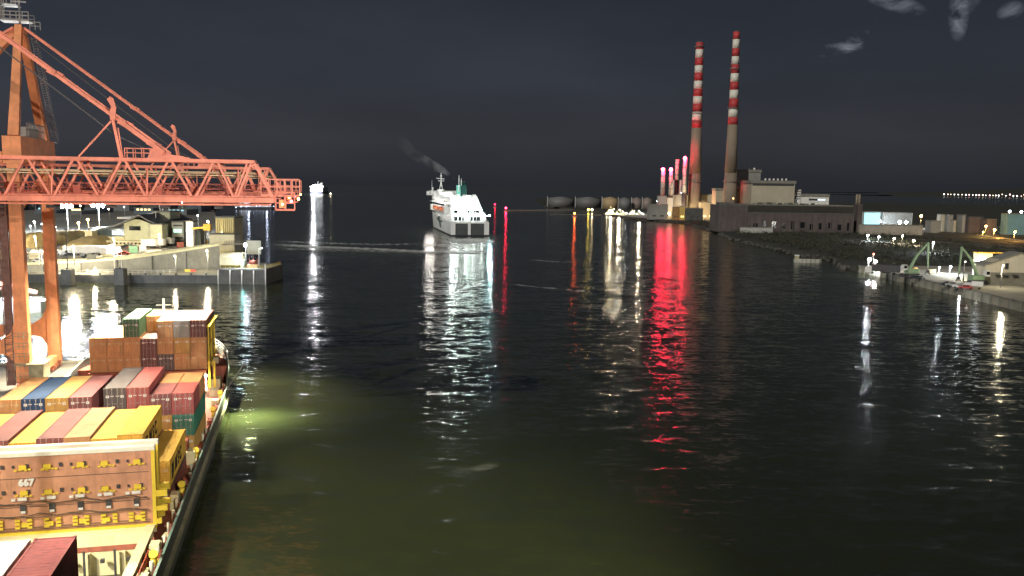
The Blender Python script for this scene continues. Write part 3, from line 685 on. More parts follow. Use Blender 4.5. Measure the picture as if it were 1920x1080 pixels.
    m.box(-50.2, -47.8, s0-6, s0+6, 21.5, 22); tr = T.part('trolley', m, WHITE)
    m = MB(); m.box(-50.18, -50.1, s0-1.1, s0+1.1, 29.8, 31.6); T.part('cab_window', m, GLASSD, tr)
    m = MB()      # lift mast on the landward side of the near leg
    for dy in (-.6, .6):
        for dx in (0, 1.1): m.bar((WT-2.4+dx, s0-hs+dy, 4), (WT-2.4+dx, s0-hs+dy, 38), .13)
    for i in range(34): z = 4.5+i; m.bar((WT-2.4, s0-hs-.6, z), (WT-1.3, s0-hs-.6, z+.5), .09); m.bar((WT-2.4, s0-hs-.6, z), (WT-1.3, s0-hs-.6, z), .09)
    m.box(WT-2.3, WT-1.4, s0-hs-.5, s0-hs+.5, 4, 38)
    T.part('lift_mast', m, mat('lift_mast_brown', (.20,.11,.09), .7, .3, 1))
    m = MB(); rr = random.Random(int(s0))
    m.box(WT-.9, WT+3.2, s0-hs-1.4, s0-hs+2.6, 7.3, 7.45); m.box(WT+.9, WT+3.0, s0-hs-1.2, s0-hs+2.4, 5.0, 7.3)
    for i in range(5): m.rail([(WT-1, s0-hs-1.4, 5+i*1.6), (WT+1.2, s0-hs-1.4, 5+i*1.6)], 1, .7, .07)
    T.part('stair_tower', m, mat('crane_cabin_grey', (.35,.33,.22), .6, .3, 1))
    m = MB()
    for t in (-40, -34, -28, -22, -16, -10): m.cbox((t, s0-1.5, 33.1), (.7, .5, .35)); m.cbox((t, s0+1.5, 33.1), (.7, .5, .35))
    fx = T.part('floodlight_housings', m, STEEL)
    for t, tt, pw in lit:
        o = T.lamp((t, s0, 32.8), pw, (1,.86,.62), .25, (tt[0], tt[1], 5), tt[2], .9)
    return T
LA = [(-36, (-30, 100, 105), 26000), (-31, (-22, 98, 105), 26000), (-27, (-12, 104, 120), 30000)]
LB = [(-34, (-30, 153, 100), 190000), (-22, (-22, 153, 100), 190000)]
crane(110.0, 'near orange gantry crane, its bright boom spanning the top left above the ship', LA)
crane(158.0, 'farther orange gantry crane with both quayside legs and apex frame in view', LB)
# quay under the cranes
q = MB(); poly = [SW(-39.2, -60), SW(-39.2, 172.5), SW(-190, 172.5), SW(-190, -60)]; q.prism([(p.x, p.y) for p in poly], -3, 3.0)
solo('crane_quay', q, PAVE, 'concrete quay under the orange cranes', kind='structure')
q = MB(); q.prism([(p.x, p.y) for p in (SW(-39.9,-60), SW(-39.25,-60), SW(-39.25,172.4), SW(-39.9,172.4))], 3.004, 3.22); q.prism([(p.x, p.y) for p in (SW(-120,171.6), SW(-120,172.3), SW(-39.95,172.3), SW(-39.95,171.6))], 3.004, 3.25)
solo('quay_kerb', q, mat('kerb_pale', (.5,.48,.36), .8, .2, .5), 'pale kerb along the quay edge', kind='structure')
q = MB()
for t in (-43.7, -42.9, -62.4, -61.6):
    a, b = SW(t, -50, 3.03), SW(t, 170, 3.03); q.bar(a, b, .12, .06)
solo('crane_rails', q, STEEL, 'steel rails let into the crane quay', kind='structure')
# ================================================================ lamps used around the port
COLD, WARM, AMB, REDC = (.85,.93,1.0), (1,.84,.55), (1,.50,.12), (1,.013,.055)
E_W = emat('cold_white_lamp', COLD, 130); E_Y = emat('sodium_lamp', WARM, 70); E_M = emat('mid_white_lamp', COLD, 35); E_A = emat('amber_street_lamp', AMB, 60)
E_R = emat('red_obstruction_lamp', REDC, 190); POLE = mat('lamp_pole_grey', (.32,.32,.30), .5, .15, 1)
def mast(base, h, m, label, power=0, col=COLD, r=.5, heads=1, name='lamp_post', group=None, aim=None):
    T = Thing(name, label, 'lamp', tuple(base), 'L', group=group)
    p = MB(); p.cyl((0,0,0), (0,0,h), .16+h*.006, .1, 8)
    for k in range(heads): p.bar((0,0,h-.1), ((k-(heads-1)/2)*r*2.4, -.5, h), .1)
    T.part('pole', p, POLE)
    for k in range(heads):
        q = MB(); q.sphere(((k-(heads-1)/2)*r*2.4, -.6, h), r); T.part('lamp_head', q, m)
        c = MB(); c.cbox(((k-(heads-1)/2)*r*2.4, -.45, h+r+.1), (r*1.8, r*1.6, .15)); T.part('lamp_cover', c, POLE)
    if power: T.lamp((0,-1.2-r,h-r-.5), power, col, .4, aim and (aim[0]-base[0], aim[1]-base[1], aim[2]-base[2]), 140, .8)
    return T
def bld(name, label, cat, px0, px1, yb, yt, zg, depth, m, roof=.0, group=None, parapet=True, Y=None):
    'box building standing on ground zg; its front foot is seen at row yb'
    g = G((px0+px1)/2, yb, zg); Yf = Y or g.y
    x0, x1 = xat(px0, yb, Yf), xat(px1, yb, Yf); zt = zat((px0+px1)/2, yt, Yf)
    T = Thing(name, label, cat, ((x0+x1)/2, Yf, zg), 'W', group=group)
    b = MB(); b.box(x0, x1, Yf, Yf+depth, zg-.3, zt); T.part('walls', b, m)
    if parapet:
        b = MB(); e = (x1-x0)*.01+.15; b.box(x0-e, x1+e, Yf-e, Yf+depth+e, zt, zt+max(.3, (zt-zg)*.04)+roof); T.part('roof', b, CONC if m is not CONCD else CONCD)
    T.x0, T.x1, T.Y, T.zt, T.zg = x0, x1, Yf, zt, zg
    return T
def wins(T, xs, zs, w, h, m, name='window', y=None, label=None):
    for x in xs:
        for z in zs:
            b = MB(); b.box(x-w/2, x+w/2, (y or T.Y)-.08, (y or T.Y)+.02, z, z+h); T.part(name, b, m, label=label)
LIT_G = emat('lit_window_green', (.45,.85,.65), 1.4); LIT_C = emat('cyan_glow', (.40,.80,.92), 1.1); LIT_Y = emat('lit_window_yellow', (1,.72,.25), 3.0)
SIDING = mat('pale_green_cladding', (.55,.56,.38), .6, .12, .3, streak=.2, dirt=(.3,.3,.2))

# ================================================================ far shore on the left: pier, ramp, yard, terminal
q = MB(); q.prism([(-262, 300), (G(412,531).x, G(412,531).y), (-106, 339), (-262, 322)], -3, 3.0)
solo('lower_pier', q, CONC, 'low concrete pier in front of the ramp wall', kind='structure')
q = MB(); q.prism([(-330, 305), (-262,306), (-200,312),(-113,338),(-113,350),(-140,440),(-200,600),(-357,1046),(-500,1500),(-1800,1500),(-1800,305)], -3, 5.9)
solo('yard_ground', q, PAVE, 'paved freight yard behind the ramp', kind='structure')
q = MB(); q.prism([(-262,299.6),(-262,300.02),(G(412,531).x,G(412,531).y+.02),(G(412,531).x,G(412,531).y-.4)], -3, 2.75)
solo('pier_fender_strip', q, CONCD, 'dark tide stained face of the low pier', kind='structure')
T = Thing('ramp_wall', 'long grey concrete ramp wall rising to the right above the low pier', 'wall', (-170, 320, 3), 'W')
A, B = Vector((-215, 298.5, 0)), Vector((-113.2, 338, 0)); d = (B-A).normalized(); n_ = Vector((-d.y, d.x, 0))
rz_ = [(0,4.6),(.56,6.2),(.70,7.2),(.84,9.2),(1,11.9)]
q = MB()
for (u0,h0),(u1,h1) in zip(rz_,rz_[1:]):
    a, c = A.lerp(B,u0), A.lerp(B,u1); q.prism([(a.x,a.y),(c.x,c.y),(c.x+n_.x*9,c.y+n_.y*9),(a.x+n_.x*9,a.y+n_.y*9)], 2.9, [h0,h1,h1,h0])
T.part('wall_body', q, CONC)
q = MB()
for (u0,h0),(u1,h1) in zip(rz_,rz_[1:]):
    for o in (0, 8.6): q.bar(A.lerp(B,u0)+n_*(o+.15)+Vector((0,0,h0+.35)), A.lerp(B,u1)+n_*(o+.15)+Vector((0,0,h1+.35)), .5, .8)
T.part('parapet', q, mat('parapet_painted_light', (.62,.60,.38), .7, .15, .5, streak=.3, dirt=(.3,.28,.18)))  # lamp light is put into the parapet colour
q = MB()
for k in range(1, 9): p = A.lerp(B, k/9) - n_*.06; q.bar(p+Vector((0,0,3)), p+Vector((0,0,max(5,4+7*(k/9)**2))), .25, .5)
T.part('wall_piers', q, CONCD)
def dolphin(px, w, zt, label):
    p = G(px, 534); q = MB(); q.cbox((p.x, p.y+.4, zt/2-1), (w, 3.2, zt+2)); q.cbox((p.x, p.y+.4, zt+.1), (w*.9, 2.9, .2))
    T = Thing('fender_dolphin', label, 'dolphin', (p.x, p.y, 0), 'W', group='dark fender blocks on the pier'); T.part('fender_block', q, CONCD)
    q = MB(); q.cyl((p.x, p.y, zt), (p.x, p.y, zt+.7), .25); T.part('bollard', q, STEEL)
dolphin(127, 3.4, 5.3, 'left dark fender block on the low pier beside the crane leg'); dolphin(226, 3.3, 5.6, 'right dark fender block on the low pier')
q = MB(); P0, P1 = G(411,532), G(500,533); q.prism([(P0.x,P0.y),(P1.x,P1.y),(P1.x+.6,P1.y+20),(P0.x+4,P1.y+26),(P0.x,P0.y+26)], -3, 5.5)
T = Thing('pier_head', 'square pier head with dark fender panels at the end of the low pier', 'pier', (P0.x, P0.y, 0), 'W'); T.part('pier_body', q, CONC)
for k in range(4):
    x = P0.x + (P1.x-P0.x)*(k+.5)/4; q = MB(); q.box(x-1.85, x+1.85, P0.y-.75, P0.y-.15, -.8, 5.1); T.part('fender_panel', q, CONCD)
for k in range(5):
    x = P0.x + (P1.x-P0.x)*k/4; q = MB(); q.cyl((x, P0.y-.9, -1), (x, P0.y-.9, 5.0+(2.4 if k == 4 else 0)), .22); T.part('fender_pile', q, WHITE)
q = MB(); q.rail([(P0.x+.3,P0.y+.6,5.5),(P1.x-.3,P1.y+.4,5.5),(P1.x+.2,P1.y+18,5.5)], 1.1, 1.8, .09); T.part('railing', q, YELLOW)
ph = 5.5
T = Thing('winch_housing', 'cream rounded winch housing on the pier head', 'housing', (-104, 318, ph), 'W')
q = MB(); q.xprism([(316,ph+.9),(322,ph+.9),(322,ph+4.6),(320.6,ph+5.3),(317.2,ph+5.0),(316,ph+3.8)], -106, -98.2); T.part('shell', q, CREAM)
q = MB()
for x in (-105.4, -102, -98.8):
    for y in (316.5, 321.5): q.box(x-.15, x+.15, y-.15, y+.15, ph, ph+.92)
T.part('feet', q, STEEL)
T = Thing('sign_board', 'tall blank grey board on the pier head beside the star-bright lamp', 'board', (-96.5, 328, ph), 'W')
q = MB(); q.box(-99.6, -94.4, 327.8, 328.2, 9.5, 14.6); T.part('panel', q, mat('grey_board', (.42,.43,.34), .6, .1, .3))
q = MB(); q.bar((-99, 328.4, ph), (-99, 328.4, 14.2), .25); q.bar((-95, 328.4, ph), (-95, 328.4, 14.2), .25); T.part('posts', q, STEEL)
mast((-96.6, 316.6, ph), 8.3, E_W, 'bright lamp on the pier head, left of the white pole', 9000, COLD, .55, aim=(-99, 312, 2))
T = Thing('pilot_pole', 'slim white pole at the outer end of the pier head', 'pole', (-91.4, 315, ph), 'W'); q = MB(); q.cyl((-91.4,315,ph),(-91.4,315,12.6),.13); T.part('pole', q, WHITE); q = MB(); q.sphere((-90.4,315,12.8),.25); q.bar((-91.4,315,12.6),(-90.4,315,12.6),.08); T.part('signal_light', q, emat('dim_white', (.9,.9,.8), 6))
T = Thing('mooring_winch', 'rusty mooring winch with red drum on the pier head', 'winch', (-94.2, 317, ph), 'W')
q = MB(); q.box(-96, -92.2, 316, 318.4, ph, ph+1.2); T.part('base', q, mat('winch_base', (.6,.4,.22), .6, .2, 1)); q = MB(); q.cyl((-95.2,317,ph+1.9),(-93,317,ph+1.9),.8); T.part('drum', q, REDOX); q = MB()
for x in (-95.6,-94.1,-92.6): q.bar((x,317,ph+1.2),(x,317,ph+3.6),.18)
T.part('stanchions', q, REDOX)
T = Thing('control_cabin', 'small white and blue control cabin on the pier head', 'cabin', (-98, 315.6, ph), 'W'); q = MB(); q.box(-98.2,-96.9,315,316.4,ph,ph+2.6); T.part('cabin_body', q, WHITE); q = MB(); q.box(-98,-97.1,314.95,315.0,ph+1.3,ph+2.2); T.part('window', q, emat('cyan_window_glow',(.15,.8,.75),30)); q = MB(); q.box(-98.4,-96.7,314.8,316.6,ph+2.6,ph+2.75); T.part('roof', q, WHITE)  # strong window glow added for a teal reflection in the water
T = Thing('link_bridge', 'dark walkway bridge from the ramp top down to the pier head', 'bridge', (-106, 338, 6), 'W')
q = MB(); q.bar((-112.6,343,12), (-99,333,13.2), 3, .5); q.rail([(-112.6,341.6,12.2),(-99,331.8,13.4)], 1.1, 1.5, .1); T.part('deck', q, STEEL)
q = MB(); q.bar((-99.3,334,0),(-99.3,334,13),.6); T.part('support', q, STEEL)
def post(px, yb, yt, zg, label, name='pole', r=.12, m=None):
    p = G(px, yb, zg); z = zat(px, yt, p.y); T = Thing(name, label, 'pole', (p.x,p.y,zg), 'W', group='thin poles about the yard'); q = MB(); q.cyl((p.x,p.y,zg),(p.x,p.y,z),r); T.part('shaft', q, m or WHITE)
    q = MB(); q.cbox((p.x,p.y,z+.15),(r*5,r*5,.3)); T.part('cap', q, m or WHITE)
post(229, 517, 472, 3, 'white pole rising beside the right fender block'); post(215, 508, 462, 3, 'pale pole in front of the ramp wall, left of the right fender block'); post(74, 497, 471, 5.9, 'left one of two short white poles between the crane legs'); post(79, 499, 474, 5.9, 'right one of two short white poles between the crane legs')
post(127, 503, 430, 5.9, 'tall dark post left of the pale yard buildings', r=.16, m=STEEL); post(294, 458, 398, 5.9, 'post near the tower block', r=.14)
post(356, 460, 440, 8, 'lamp pole in front of the grey block', r=.1)
q = Thing('traffic_barrier', 'red and white striped barrier at the foot of the ramp wall', 'barrier', tuple(G(357,511,3)), 'W'); p = G(357,511,3)
for k in range(6):
    b = MB(); b.cbox((p.x-1.7+k*.68, p.y, 3.75), (.66,.2,.9)); q.part('barrier_board', b, YELLOW if k < 3 else mat('barrier_red',(.7,.10,.05),.5,.1,1))
# terminal hall with the sweeping roof
Yt = G(260,460,5.9).y
def X(px, y=450, Y=None): return xat(px, y, Y or Yt)
def Z(py, px=260, Y=None): return zat(px, py, Y or Yt)
T = Thing('terminal_hall', 'terminal hall with a curved dark roof and one black window in its pale gable', 'building', (X(240), Yt, 5.9), 'W')
q = MB(); prof = [(X(233), 5.8), (X(233), Z(418)), (X(240), Z(414)), (X(250), Z(411)), (X(262), Z(411.5)), (X(273), Z(415)), (X(281), Z(419)), (X(298), Z(419)), (X(298), 5.8)]
q.xprism(prof, Yt, Yt+40, 'y'); T.part('gable_wall', q, SIDING)
q = MB(); up = [(X(172), Z(428)), (X(187), Z(429)), (X(205), Z(426.5)), (X(220), Z(422)), (X(236), Z(415.5)), (X(250), Z(409.5)), (X(262), Z(403)), (X(268), Z(402)), (X(284), Z(412)), (X(297), Z(417))]
dn = [(a, z-.7) for a, z in up]; q.xprism(up + dn[::-1], Yt-3, Yt+45, 'y'); T.part('roof', q, mat('roof_dark_metal', (.10,.10,.11), .45, .2, .4))
q = MB(); up = [(X(196), Z(409.5)), (X(225), Z(410)), (X(245), Z(405)), (X(266), Z(400.5))]; q.xprism(up + [(a, z-.9) for a, z in up][::-1], Yt+14, Yt+46, 'y'); T.part('upper_roof', q, WHITE)
q = MB(); q.box(X(243), X(264.5), Yt-.12, Yt+.02, Z(432), Z(424)); T.part('window', q, GLASSD)
q = MB(); q.box(X(166), X(298), Yt-6, Yt-.2, 5.8, Z(450)); q.box(X(172), X(233), Yt-.5, Yt+20, Z(450), Z(444)); q.box(X(169), X(182), Yt-5, Yt+2, Z(450), Z(433)); T.part('lower_block', q, CREAM)
q = MB(); q.box(X(182), X(226.5), Yt+.5, Yt+.7, Z(444), Z(431)); T.part('glass_front', q, mat('blue_glass', (.06,.09,.11), .12, .3, .2))
q = MB(); q.box(X(210), X(226), Yt+.3, Yt+.45, Z(441), Z(433)); T.part('lit_glass', q, emat('lit_hall_glass', (.6,.75,.8), 1.2))
q = MB()
for k in range(16): q.box(X(186+k*7), X(186+k*7)+.8, Yt-6.1, Yt-6.02, Z(456), Z(453.5))
T.part('dark_vents', q, GLASSD)
T = bld('office_tower', 'pale square tower block with a dark recess behind the terminal hall', 'building', 288, 320, 455, 398, 5.9, 14, SIDING)
q = MB(); q.box(T.x0+1.6, T.x1-2.6, T.Y-.15, T.Y+.02, Z(440), Z(406)); T.part('recess', q, mat('recess_grey', (.12,.13,.10), .6, .2, .4))
q = MB(); q.bar((T.x0+2,T.Y+5,T.zt),(T.x0+1.4,T.Y+5,T.zt+3.4),.35); q.bar((T.x0+3,T.Y+5,T.zt),(T.x0+3.2,T.Y+5,T.zt+2),.6); q.bar((T.x1-2,T.Y+5,T.zt),(T.x1-2.5,T.Y+5,T.zt+3.2),.25); T.part('roof_aerial', q, WHITE)
T = bld('plant_block', 'plain pale block standing in front of the tower block', 'building', 282.5, 304.5, 452, 421.5, 5.9, 7, SIDING, Y=Yt-8)
T = bld('harbour_office', 'small office with a green lit upper window beside the tower block', 'building', 323, 345, 458, 417, 5.9, 10, mat('office_grey', (.42,.43,.36), .6, .15, .4))
wins(T, [T.x0+1.8, T.x0+3.9], [zat(334, 436, T.Y)], 1.9, 1.7, LIT_G); wins(T, [T.x0+3], [zat(334,447,T.Y), zat(334,454,T.Y), zat(334,424,T.Y)], 4.6, .7, STEEL)
T = bld('grey_silo_block', 'square grey block left of the yellow ribbed shed', 'building', 350.5, 376, 460, 432, 7.5, 8, mat('block_grey', (.30,.32,.28), .7, .2, .4))
T = bld('white_cabin', 'white boxy cabin perched behind the grey block', 'cabin', 349, 362, 435, 416, 7.5, 6, WHITE, Y=395)
T = Thing('conveyor', 'conveyor arm coloured as orange lit beside the yellow ribbed shed', 'conveyor', (X(375), 392, 7), 'W')
q = MB(); q.bar((xat(358,428,392),392,zat(358,429,392)),(xat(386,424,392),392,zat(386,426,392)),1.0,.8); T.part('arm', q, mat('amber_paint_and_light', (.8,.45,.05), .5, .2, 1)); q = MB(); q.box(xat(383,424,392), xat(396,424,392), 390.5, 393.5, zat(390,432,392), zat(390,420,392)); T.part('head_box', q, MC['amber_paint_and_light']); q = MB()  # orange light is put into the conveyor's amber colour
for px in (365, 384, 394): q.bar((xat(px,450,392),392,6),(xat(px,430,392),392,zat(px,430,392)),.35)
T.part('supports', q, STEEL)
T = bld('ribbed_shed', 'tall yellow ribbed shed at the edge of the yard', 'shed', 405, 439.5, 445, 409, 6, 12, mat('ribbed_yellow', (.66,.56,.26), .6, .15, .3, streak=.3, dirt=(.4,.33,.15)), Y=372)
for k in range(9):
    q = MB(); x = T.x0+.4+k*.86; q.box(x, x+.25, T.Y-.35, T.Y-.01, T.zg+4, T.zt-.3); T.part('rib', q, MC['ribbed_yellow'])
bld('shed_annex', 'low cream annex in front of the yellow ribbed shed', 'building', 393, 439.5, 457, 440, 8.5, 8, CREAM, Y=360)
# parked vehicles
def vehicle(kind, base, rz, col, label):
    T = Thing(kind[0], label, kind[0].replace('_',' '), tuple(base), 'L', rz=rz, group='vehicles parked in the yard')
    L_, w, h = kind[1]; q = MB()
    if kind[0] == 'parked_car':
        q.xprism([(0,.35),(L_,.35),(L_,.85),(L_*.95,.95),(L_*.78,1.0),(L_*.65,h),(L_*.25,h),(L_*.1,.98),(0,.9)], -w/2, w/2); T.part('body', q, col)
        g = MB(); g.xprism([(L_*.28,1.0),(L_*.74,1.0),(L_*.64,h-.08),(L_*.27,h-.08)], -w/2-.01, w/2+.01); T.part('window', g, GLASSD)
    else:
        q.box(-w/2, w/2, 0, L_-2.4, 1.1, h); T.part('cargo_box', q, col); q = MB(); q.xprism([(L_-2.3,.6),(L_,.6),(L_,1.9),(L_-.4,h*.8),(L_-2.3,h*.8)], -w/2+.05, w/2-.05); T.part('cab', q, WHITE)
        g = MB(); g.box(-w/2+.2, w/2-.2, L_-.25, L_-.02+.04, 1.7, 2.5); T.part('windscreen', g, GLASSD)
    for y in (L_*.18, L_*.8):
        for x in (-w/2+.12, w/2-.12):
            q = MB(); q.cyl((x-.12,y,.38),(x+.12,y,.38),.38,n=10); T.part('wheel', q, BLACK)
CAR, VAN, LORRY = ('parked_car',(4.4,1.8,1.45)), ('parked_van',(6.0,2.1,2.7)), ('parked_lorry',(13,2.5,3.9))
cw, cg, cr_, cb_ = WHITE, mat('car_silver', (.45,.46,.45), .35, .1, 1), mat('car_red', (.4,.04,.03), .35, .1, 1), mat('car_dark', (.04,.05,.06), .3, .1, 1)
lst = [(118,474,VAN,cw,'white van by the far crane leg, first of the parked row'),(121,480,CAR,cb_,'dark car below the white van by the crane leg'),(134,479,LORRY,cw,'white lorry left of a near twin above the ramp wall'),(151,482,CAR,cg,'silver car between the two white lorries'),(163,478,LORRY,SIDING,'pale green lorry second in the parked row'),(176,484,CAR,cb_,'dark car at the right of the pale green lorry'),(186,472,VAN,cw,'white van at the end of the parked row'),(222,478,CAR,cr_,'small red car beneath the terminal hall'),(56,478,VAN,cg,'grey van seen between the crane legs'),(60,492,CAR,cg,'silver car low between the crane legs'),(91,479,CAR,cw,'white car left of the far crane leg'),(247,464,CAR,cb_,'dark car in front of the white trailers'),(236,463,CAR,cg,'grey car near the terminal wall'),(259,466,CAR,cr_,'red car left of the white trailers'),(60,455,LORRY,cw,'white lorry on the lit mound between the crane legs')]
for px, py, k, c, lab in lst:
    p = G(px, py, 5.95); vehicle(k, p, R(-70 if k is LORRY else random.choice((-75,-60,100))), c, lab)
for i, (px, py, lab) in enumerate(((280,465,'left brilliant white trailer before the terminal hall'),(296,464,'middle brilliant white trailer before the terminal hall'),(313,461,'right brilliant white trailer before the tower block'))):
    p = G(px, py, 5.95); T = Thing('box_trailer', lab, 'trailer', tuple(p), 'L', rz=R(80), group='white trailers')
    q = MB(); q.box(-1.25,1.25,-3.4,3.4,1.1,4.0); T.part('box', q, WHITE); q = MB(); q.box(-.5,.5,-3.2,3.2,.7,1.09); T.part('chassis', q, STEEL)
    for y in (-2.4,-1.4,2.4):
        q = MB(); q.cyl((-1.1,y,.45),(1.1,y,.45),.45); T.part('axle', q, BLACK)
# sand coloured stockpiles and stacked boxes of the yard
for i, (px0, px1, yb, yt, lab) in enumerate(((50,92,458,430,'pale stockpile between the crane legs'),(108,168,466,438,'amber lit stockpile right of the far crane leg'),(0,22,470,432,'pale stockpile at the left picture edge'))):
    g = G((px0+px1)/2, yb, 5.9); x0, x1 = xat(px0,yb,g.y), xat(px1,yb,g.y); zt = zat((px0+px1)/2,yt,g.y+30)
    q = MB(); nx, ny = 26, 14; rr = random.Random(i); vs = []
    for a in range(nx):
        for b_ in range(ny):
            u, v = a/(nx-1), b_/(ny-1); hh = min(1, 4*u, 4*(1-u), 3*v, 3*(1-v))
            vs.append((x0+(x1-x0)*u, g.y+55*v, 5.8+(zt-5.9)*(hh**.7)*(.85+.15*rr.random())))
    q.add(vs, [(a*ny+b_, (a+1)*ny+b_, (a+1)*ny+b_+1, a*ny+b_+1) for a in range(nx-1) for b_ in range(ny-1)], True)
    solo('stockpile', q, mat('stockpile_sand', (.42,.33,.16), .9, .35, .15), lab, 'stockpile', 'stockpiles in the yard')
rr = random.Random(11)
names = 'orange red blue grey cream green'.split()
SIDE = ['beside the tall mast','near the right floodlight','in the far rows','behind the stockpile','at the water side','by the port offices']
GY = 'stacked crates in the freight yard'
for i, (px, py, w_, h_, m_, lab) in enumerate(((172,490,3.2,2.6,CONC,'grey crate stack on the ramp left of the pole'),(203,486,4.0,2.2,CREAM,'cream crate stack on the ramp beside the right fender block pole'),(250,474,3.4,3.0,mat('crate_green',(.12,.25,.16),.6,.2,.5),'green crate stack on the ramp under the terminal hall'),(268,470,2.6,2.4,WHITE,'white crate stack on the ramp before the trailers'),(338,464,3.0,2.6,REDOX,'rust red crate stack below the harbour office'),(366,462,2.4,3.2,WHITE,'white crate stack at the foot of the grey silo block'),(384,458,3.0,2.0,mat('crate_amber',(.6,.38,.08),.6,.2,.5),'amber crate stack below the conveyor head'),(398,459,2.4,2.6,CONC,'grey crate stack at the top of the ramp'),(64,486,3.4,2.6,CREAM,'cream crate stack between the crane legs'),(10,486,5.0,3.6,CREAM,'cream crate stack at the left picture edge'))):
    p = G(px, py, 5.95); T = Thing('crate_stack', lab, 'crate stack', tuple(p), 'L', rz=R(25), group=GY)
    for k in range(2):
        q = MB(); q.box(-w_/2,w_/2,-1.1,1.1,k*h_/2+.08,(k+1)*h_/2-.04); T.part('crate', q, m_)
        q = MB(); q.box(-w_/2+.1,w_/2-.1,-1.0,1.0,k*h_/2-.04 if k else 0,k*h_/2+.08); T.part('pallet', q, STEEL)
for i, (x0, x1, n_) in enumerate(((110, 228, 9), (236, 330, 7))):
    q = MB(); a, b_ = G(x0,507,5.0), G(x1,500,5.0); T = Thing('fence', ('left','right')[i]+' stretch of thin railing along the low pier', 'fence', (a.x, a.y-2, 3), 'W', group='railings on the low pier')
    a = Vector((G(x0,514,3).x, G(x0,514,3).y, 3)); b_ = Vector((G(x1,512,3).x, G(x1,512,3).y, 3)); T.off = (a.x, a.y, 3); T.o.location = a
    q.rail([a, b_], 1.2, 2.2, .09); T.part('railing', q, WHITE)
rr = random.Random(12)
for k in range(9):
    p = G(150+k*30, 524, 3.0); q = MB()
    T = Thing('bollard', 'squat black bollard on the edge of the low pier', 'bollard', (p.x, 307.5+k*.6, 3), 'L', group='bollards along the low pier'); q.cyl((0,0,0),(0,0,.5),.28); T.part('post', q, STEEL); q = MB(); q.cyl((0,0,.5),(0,0,.75),.42); T.part('cap', q, STEEL)
# yard lamps
mast(G(128,437,5.9), 15.5, E_W, 'left of the two dazzling floodlight masts behind the yard', 260000, COLD, 1.1, 3, 'floodlight_mast', 'dazzling floodlight masts')
mast(G(187,440,5.9), 16.5, E_W, 'right of the two dazzling floodlight masts behind the yard', 260000, COLD, 1.2, 3, 'floodlight_mast', 'dazzling floodlight masts')
def lampat(px, py, yb, zg, m, label, power=0, col=COLD, r=.5, group='yard lamps'):
    p = G(px, yb, zg); h = zat(px, py, p.y) - zg; return mast(p, max(h, 2), m, label, power, col, r, 1, 'lamp_post', group)
lampat(149,418,442,5.9,E_A,'warm yard lamp between the two dazzling masts, the lower one',16000,AMB,.6); lampat(167,412,446,5.9,E_A,'warm yard lamp between the two dazzling masts, the upper one',16000,AMB,.6)
lampat(341,406,440,5.9,E_W,'cold lamp above the harbour office',18000,COLD,.6); lampat(391,415,440,6,E_Y,'warm lamp above the conveyor',9000,WARM,.5)
lampat(236,388,452,5.9,emat('dim_blue_lamp',COLD,5),'slim unlit looking street lamp over the terminal roof',0,COLD,.4)
lampat(300,440,468,6.4,E_Y,'lamp over the white trailers',16000,WARM,.25); lampat(420,436,462,9,E_Y,'lamp lighting the yellow ribbed shed',11000,WARM,.25); lampat(215,448,478,5.9,E_Y,'lamp in front of the terminal wall',24000,WARM,.25)
lampat(140,462,498,5.9,E_Y,'lamp over the parked vans by the crane leg',24000,WARM,.25); lampat(68,444,470,5.9,E_Y,'lamp between the crane legs',24000,WARM,.3); lampat(330,480,512,3,E_Y,'low lamp washing the ramp wall',1500,WARM,.2)
lampat(180,505,514,3,E_Y,'low lamp on the pier, left of the right fender block',2500,WARM,.2); lampat(390,470,508,3,E_Y,'lamp near the pier head lighting its lower deck',3000,WARM,.2)
# far port skyline on the left
rr = random.Random(21); cols = [mat('far_wall_dark',(.07,.075,.08),.8,.3,.05), mat('far_wall_grey',(.16,.17,.17),.8,.3,.05), mat('far_wall_blue',(.10,.13,.16),.8,.3,.05)]
adj = ['low dark','grey','blue grey','long dark','squat grey','small blue']
px = -60; i = 0
WHL = ['low dark warehouse beyond the left picture edge','grey warehouse just outside the left picture edge','low blue grey warehouse at the left picture edge','tall dark warehouse behind the near leg of the farther crane','tall squat grey warehouse between the two crane legs','low blue grey warehouse behind the far crane leg','tall dark warehouse behind the left dazzling floodlight mast','low grey warehouse between the two dazzling masts','low blue warehouse just left of the right dazzling mast','tall dark warehouse behind the right dazzling mast','tall squat grey warehouse rising behind the terminal hall roof with lit windows','low warehouse with lit windows behind the curved terminal roof','tall dark warehouse behind the pale tower block','low grey warehouse with lit windows above the harbour office','blue grey warehouse above the grey silo block','tall warehouse at the right end of the skyline near the ribbed shed']
while px < 395:
    w = rr.uniform(16, 42); yb = rr.uniform(393, 404); h = rr.uniform(5, 16)
    T = bld('warehouse', WHL[i], 'building', px, px+w, yb, yb-h, 5.9, 30, cols[i % 3], group='far warehouses on the left')
    if i % 2: wins(T, [T.x0+(T.x1-T.x0)*k/5 for k in (1,2,3,4)], [T.zg+3.5], 2.2, 1.4, LIT_C if i % 4 == 1 else LIT_Y)
    px += w*rr.uniform(.8, 1.3); i += 1
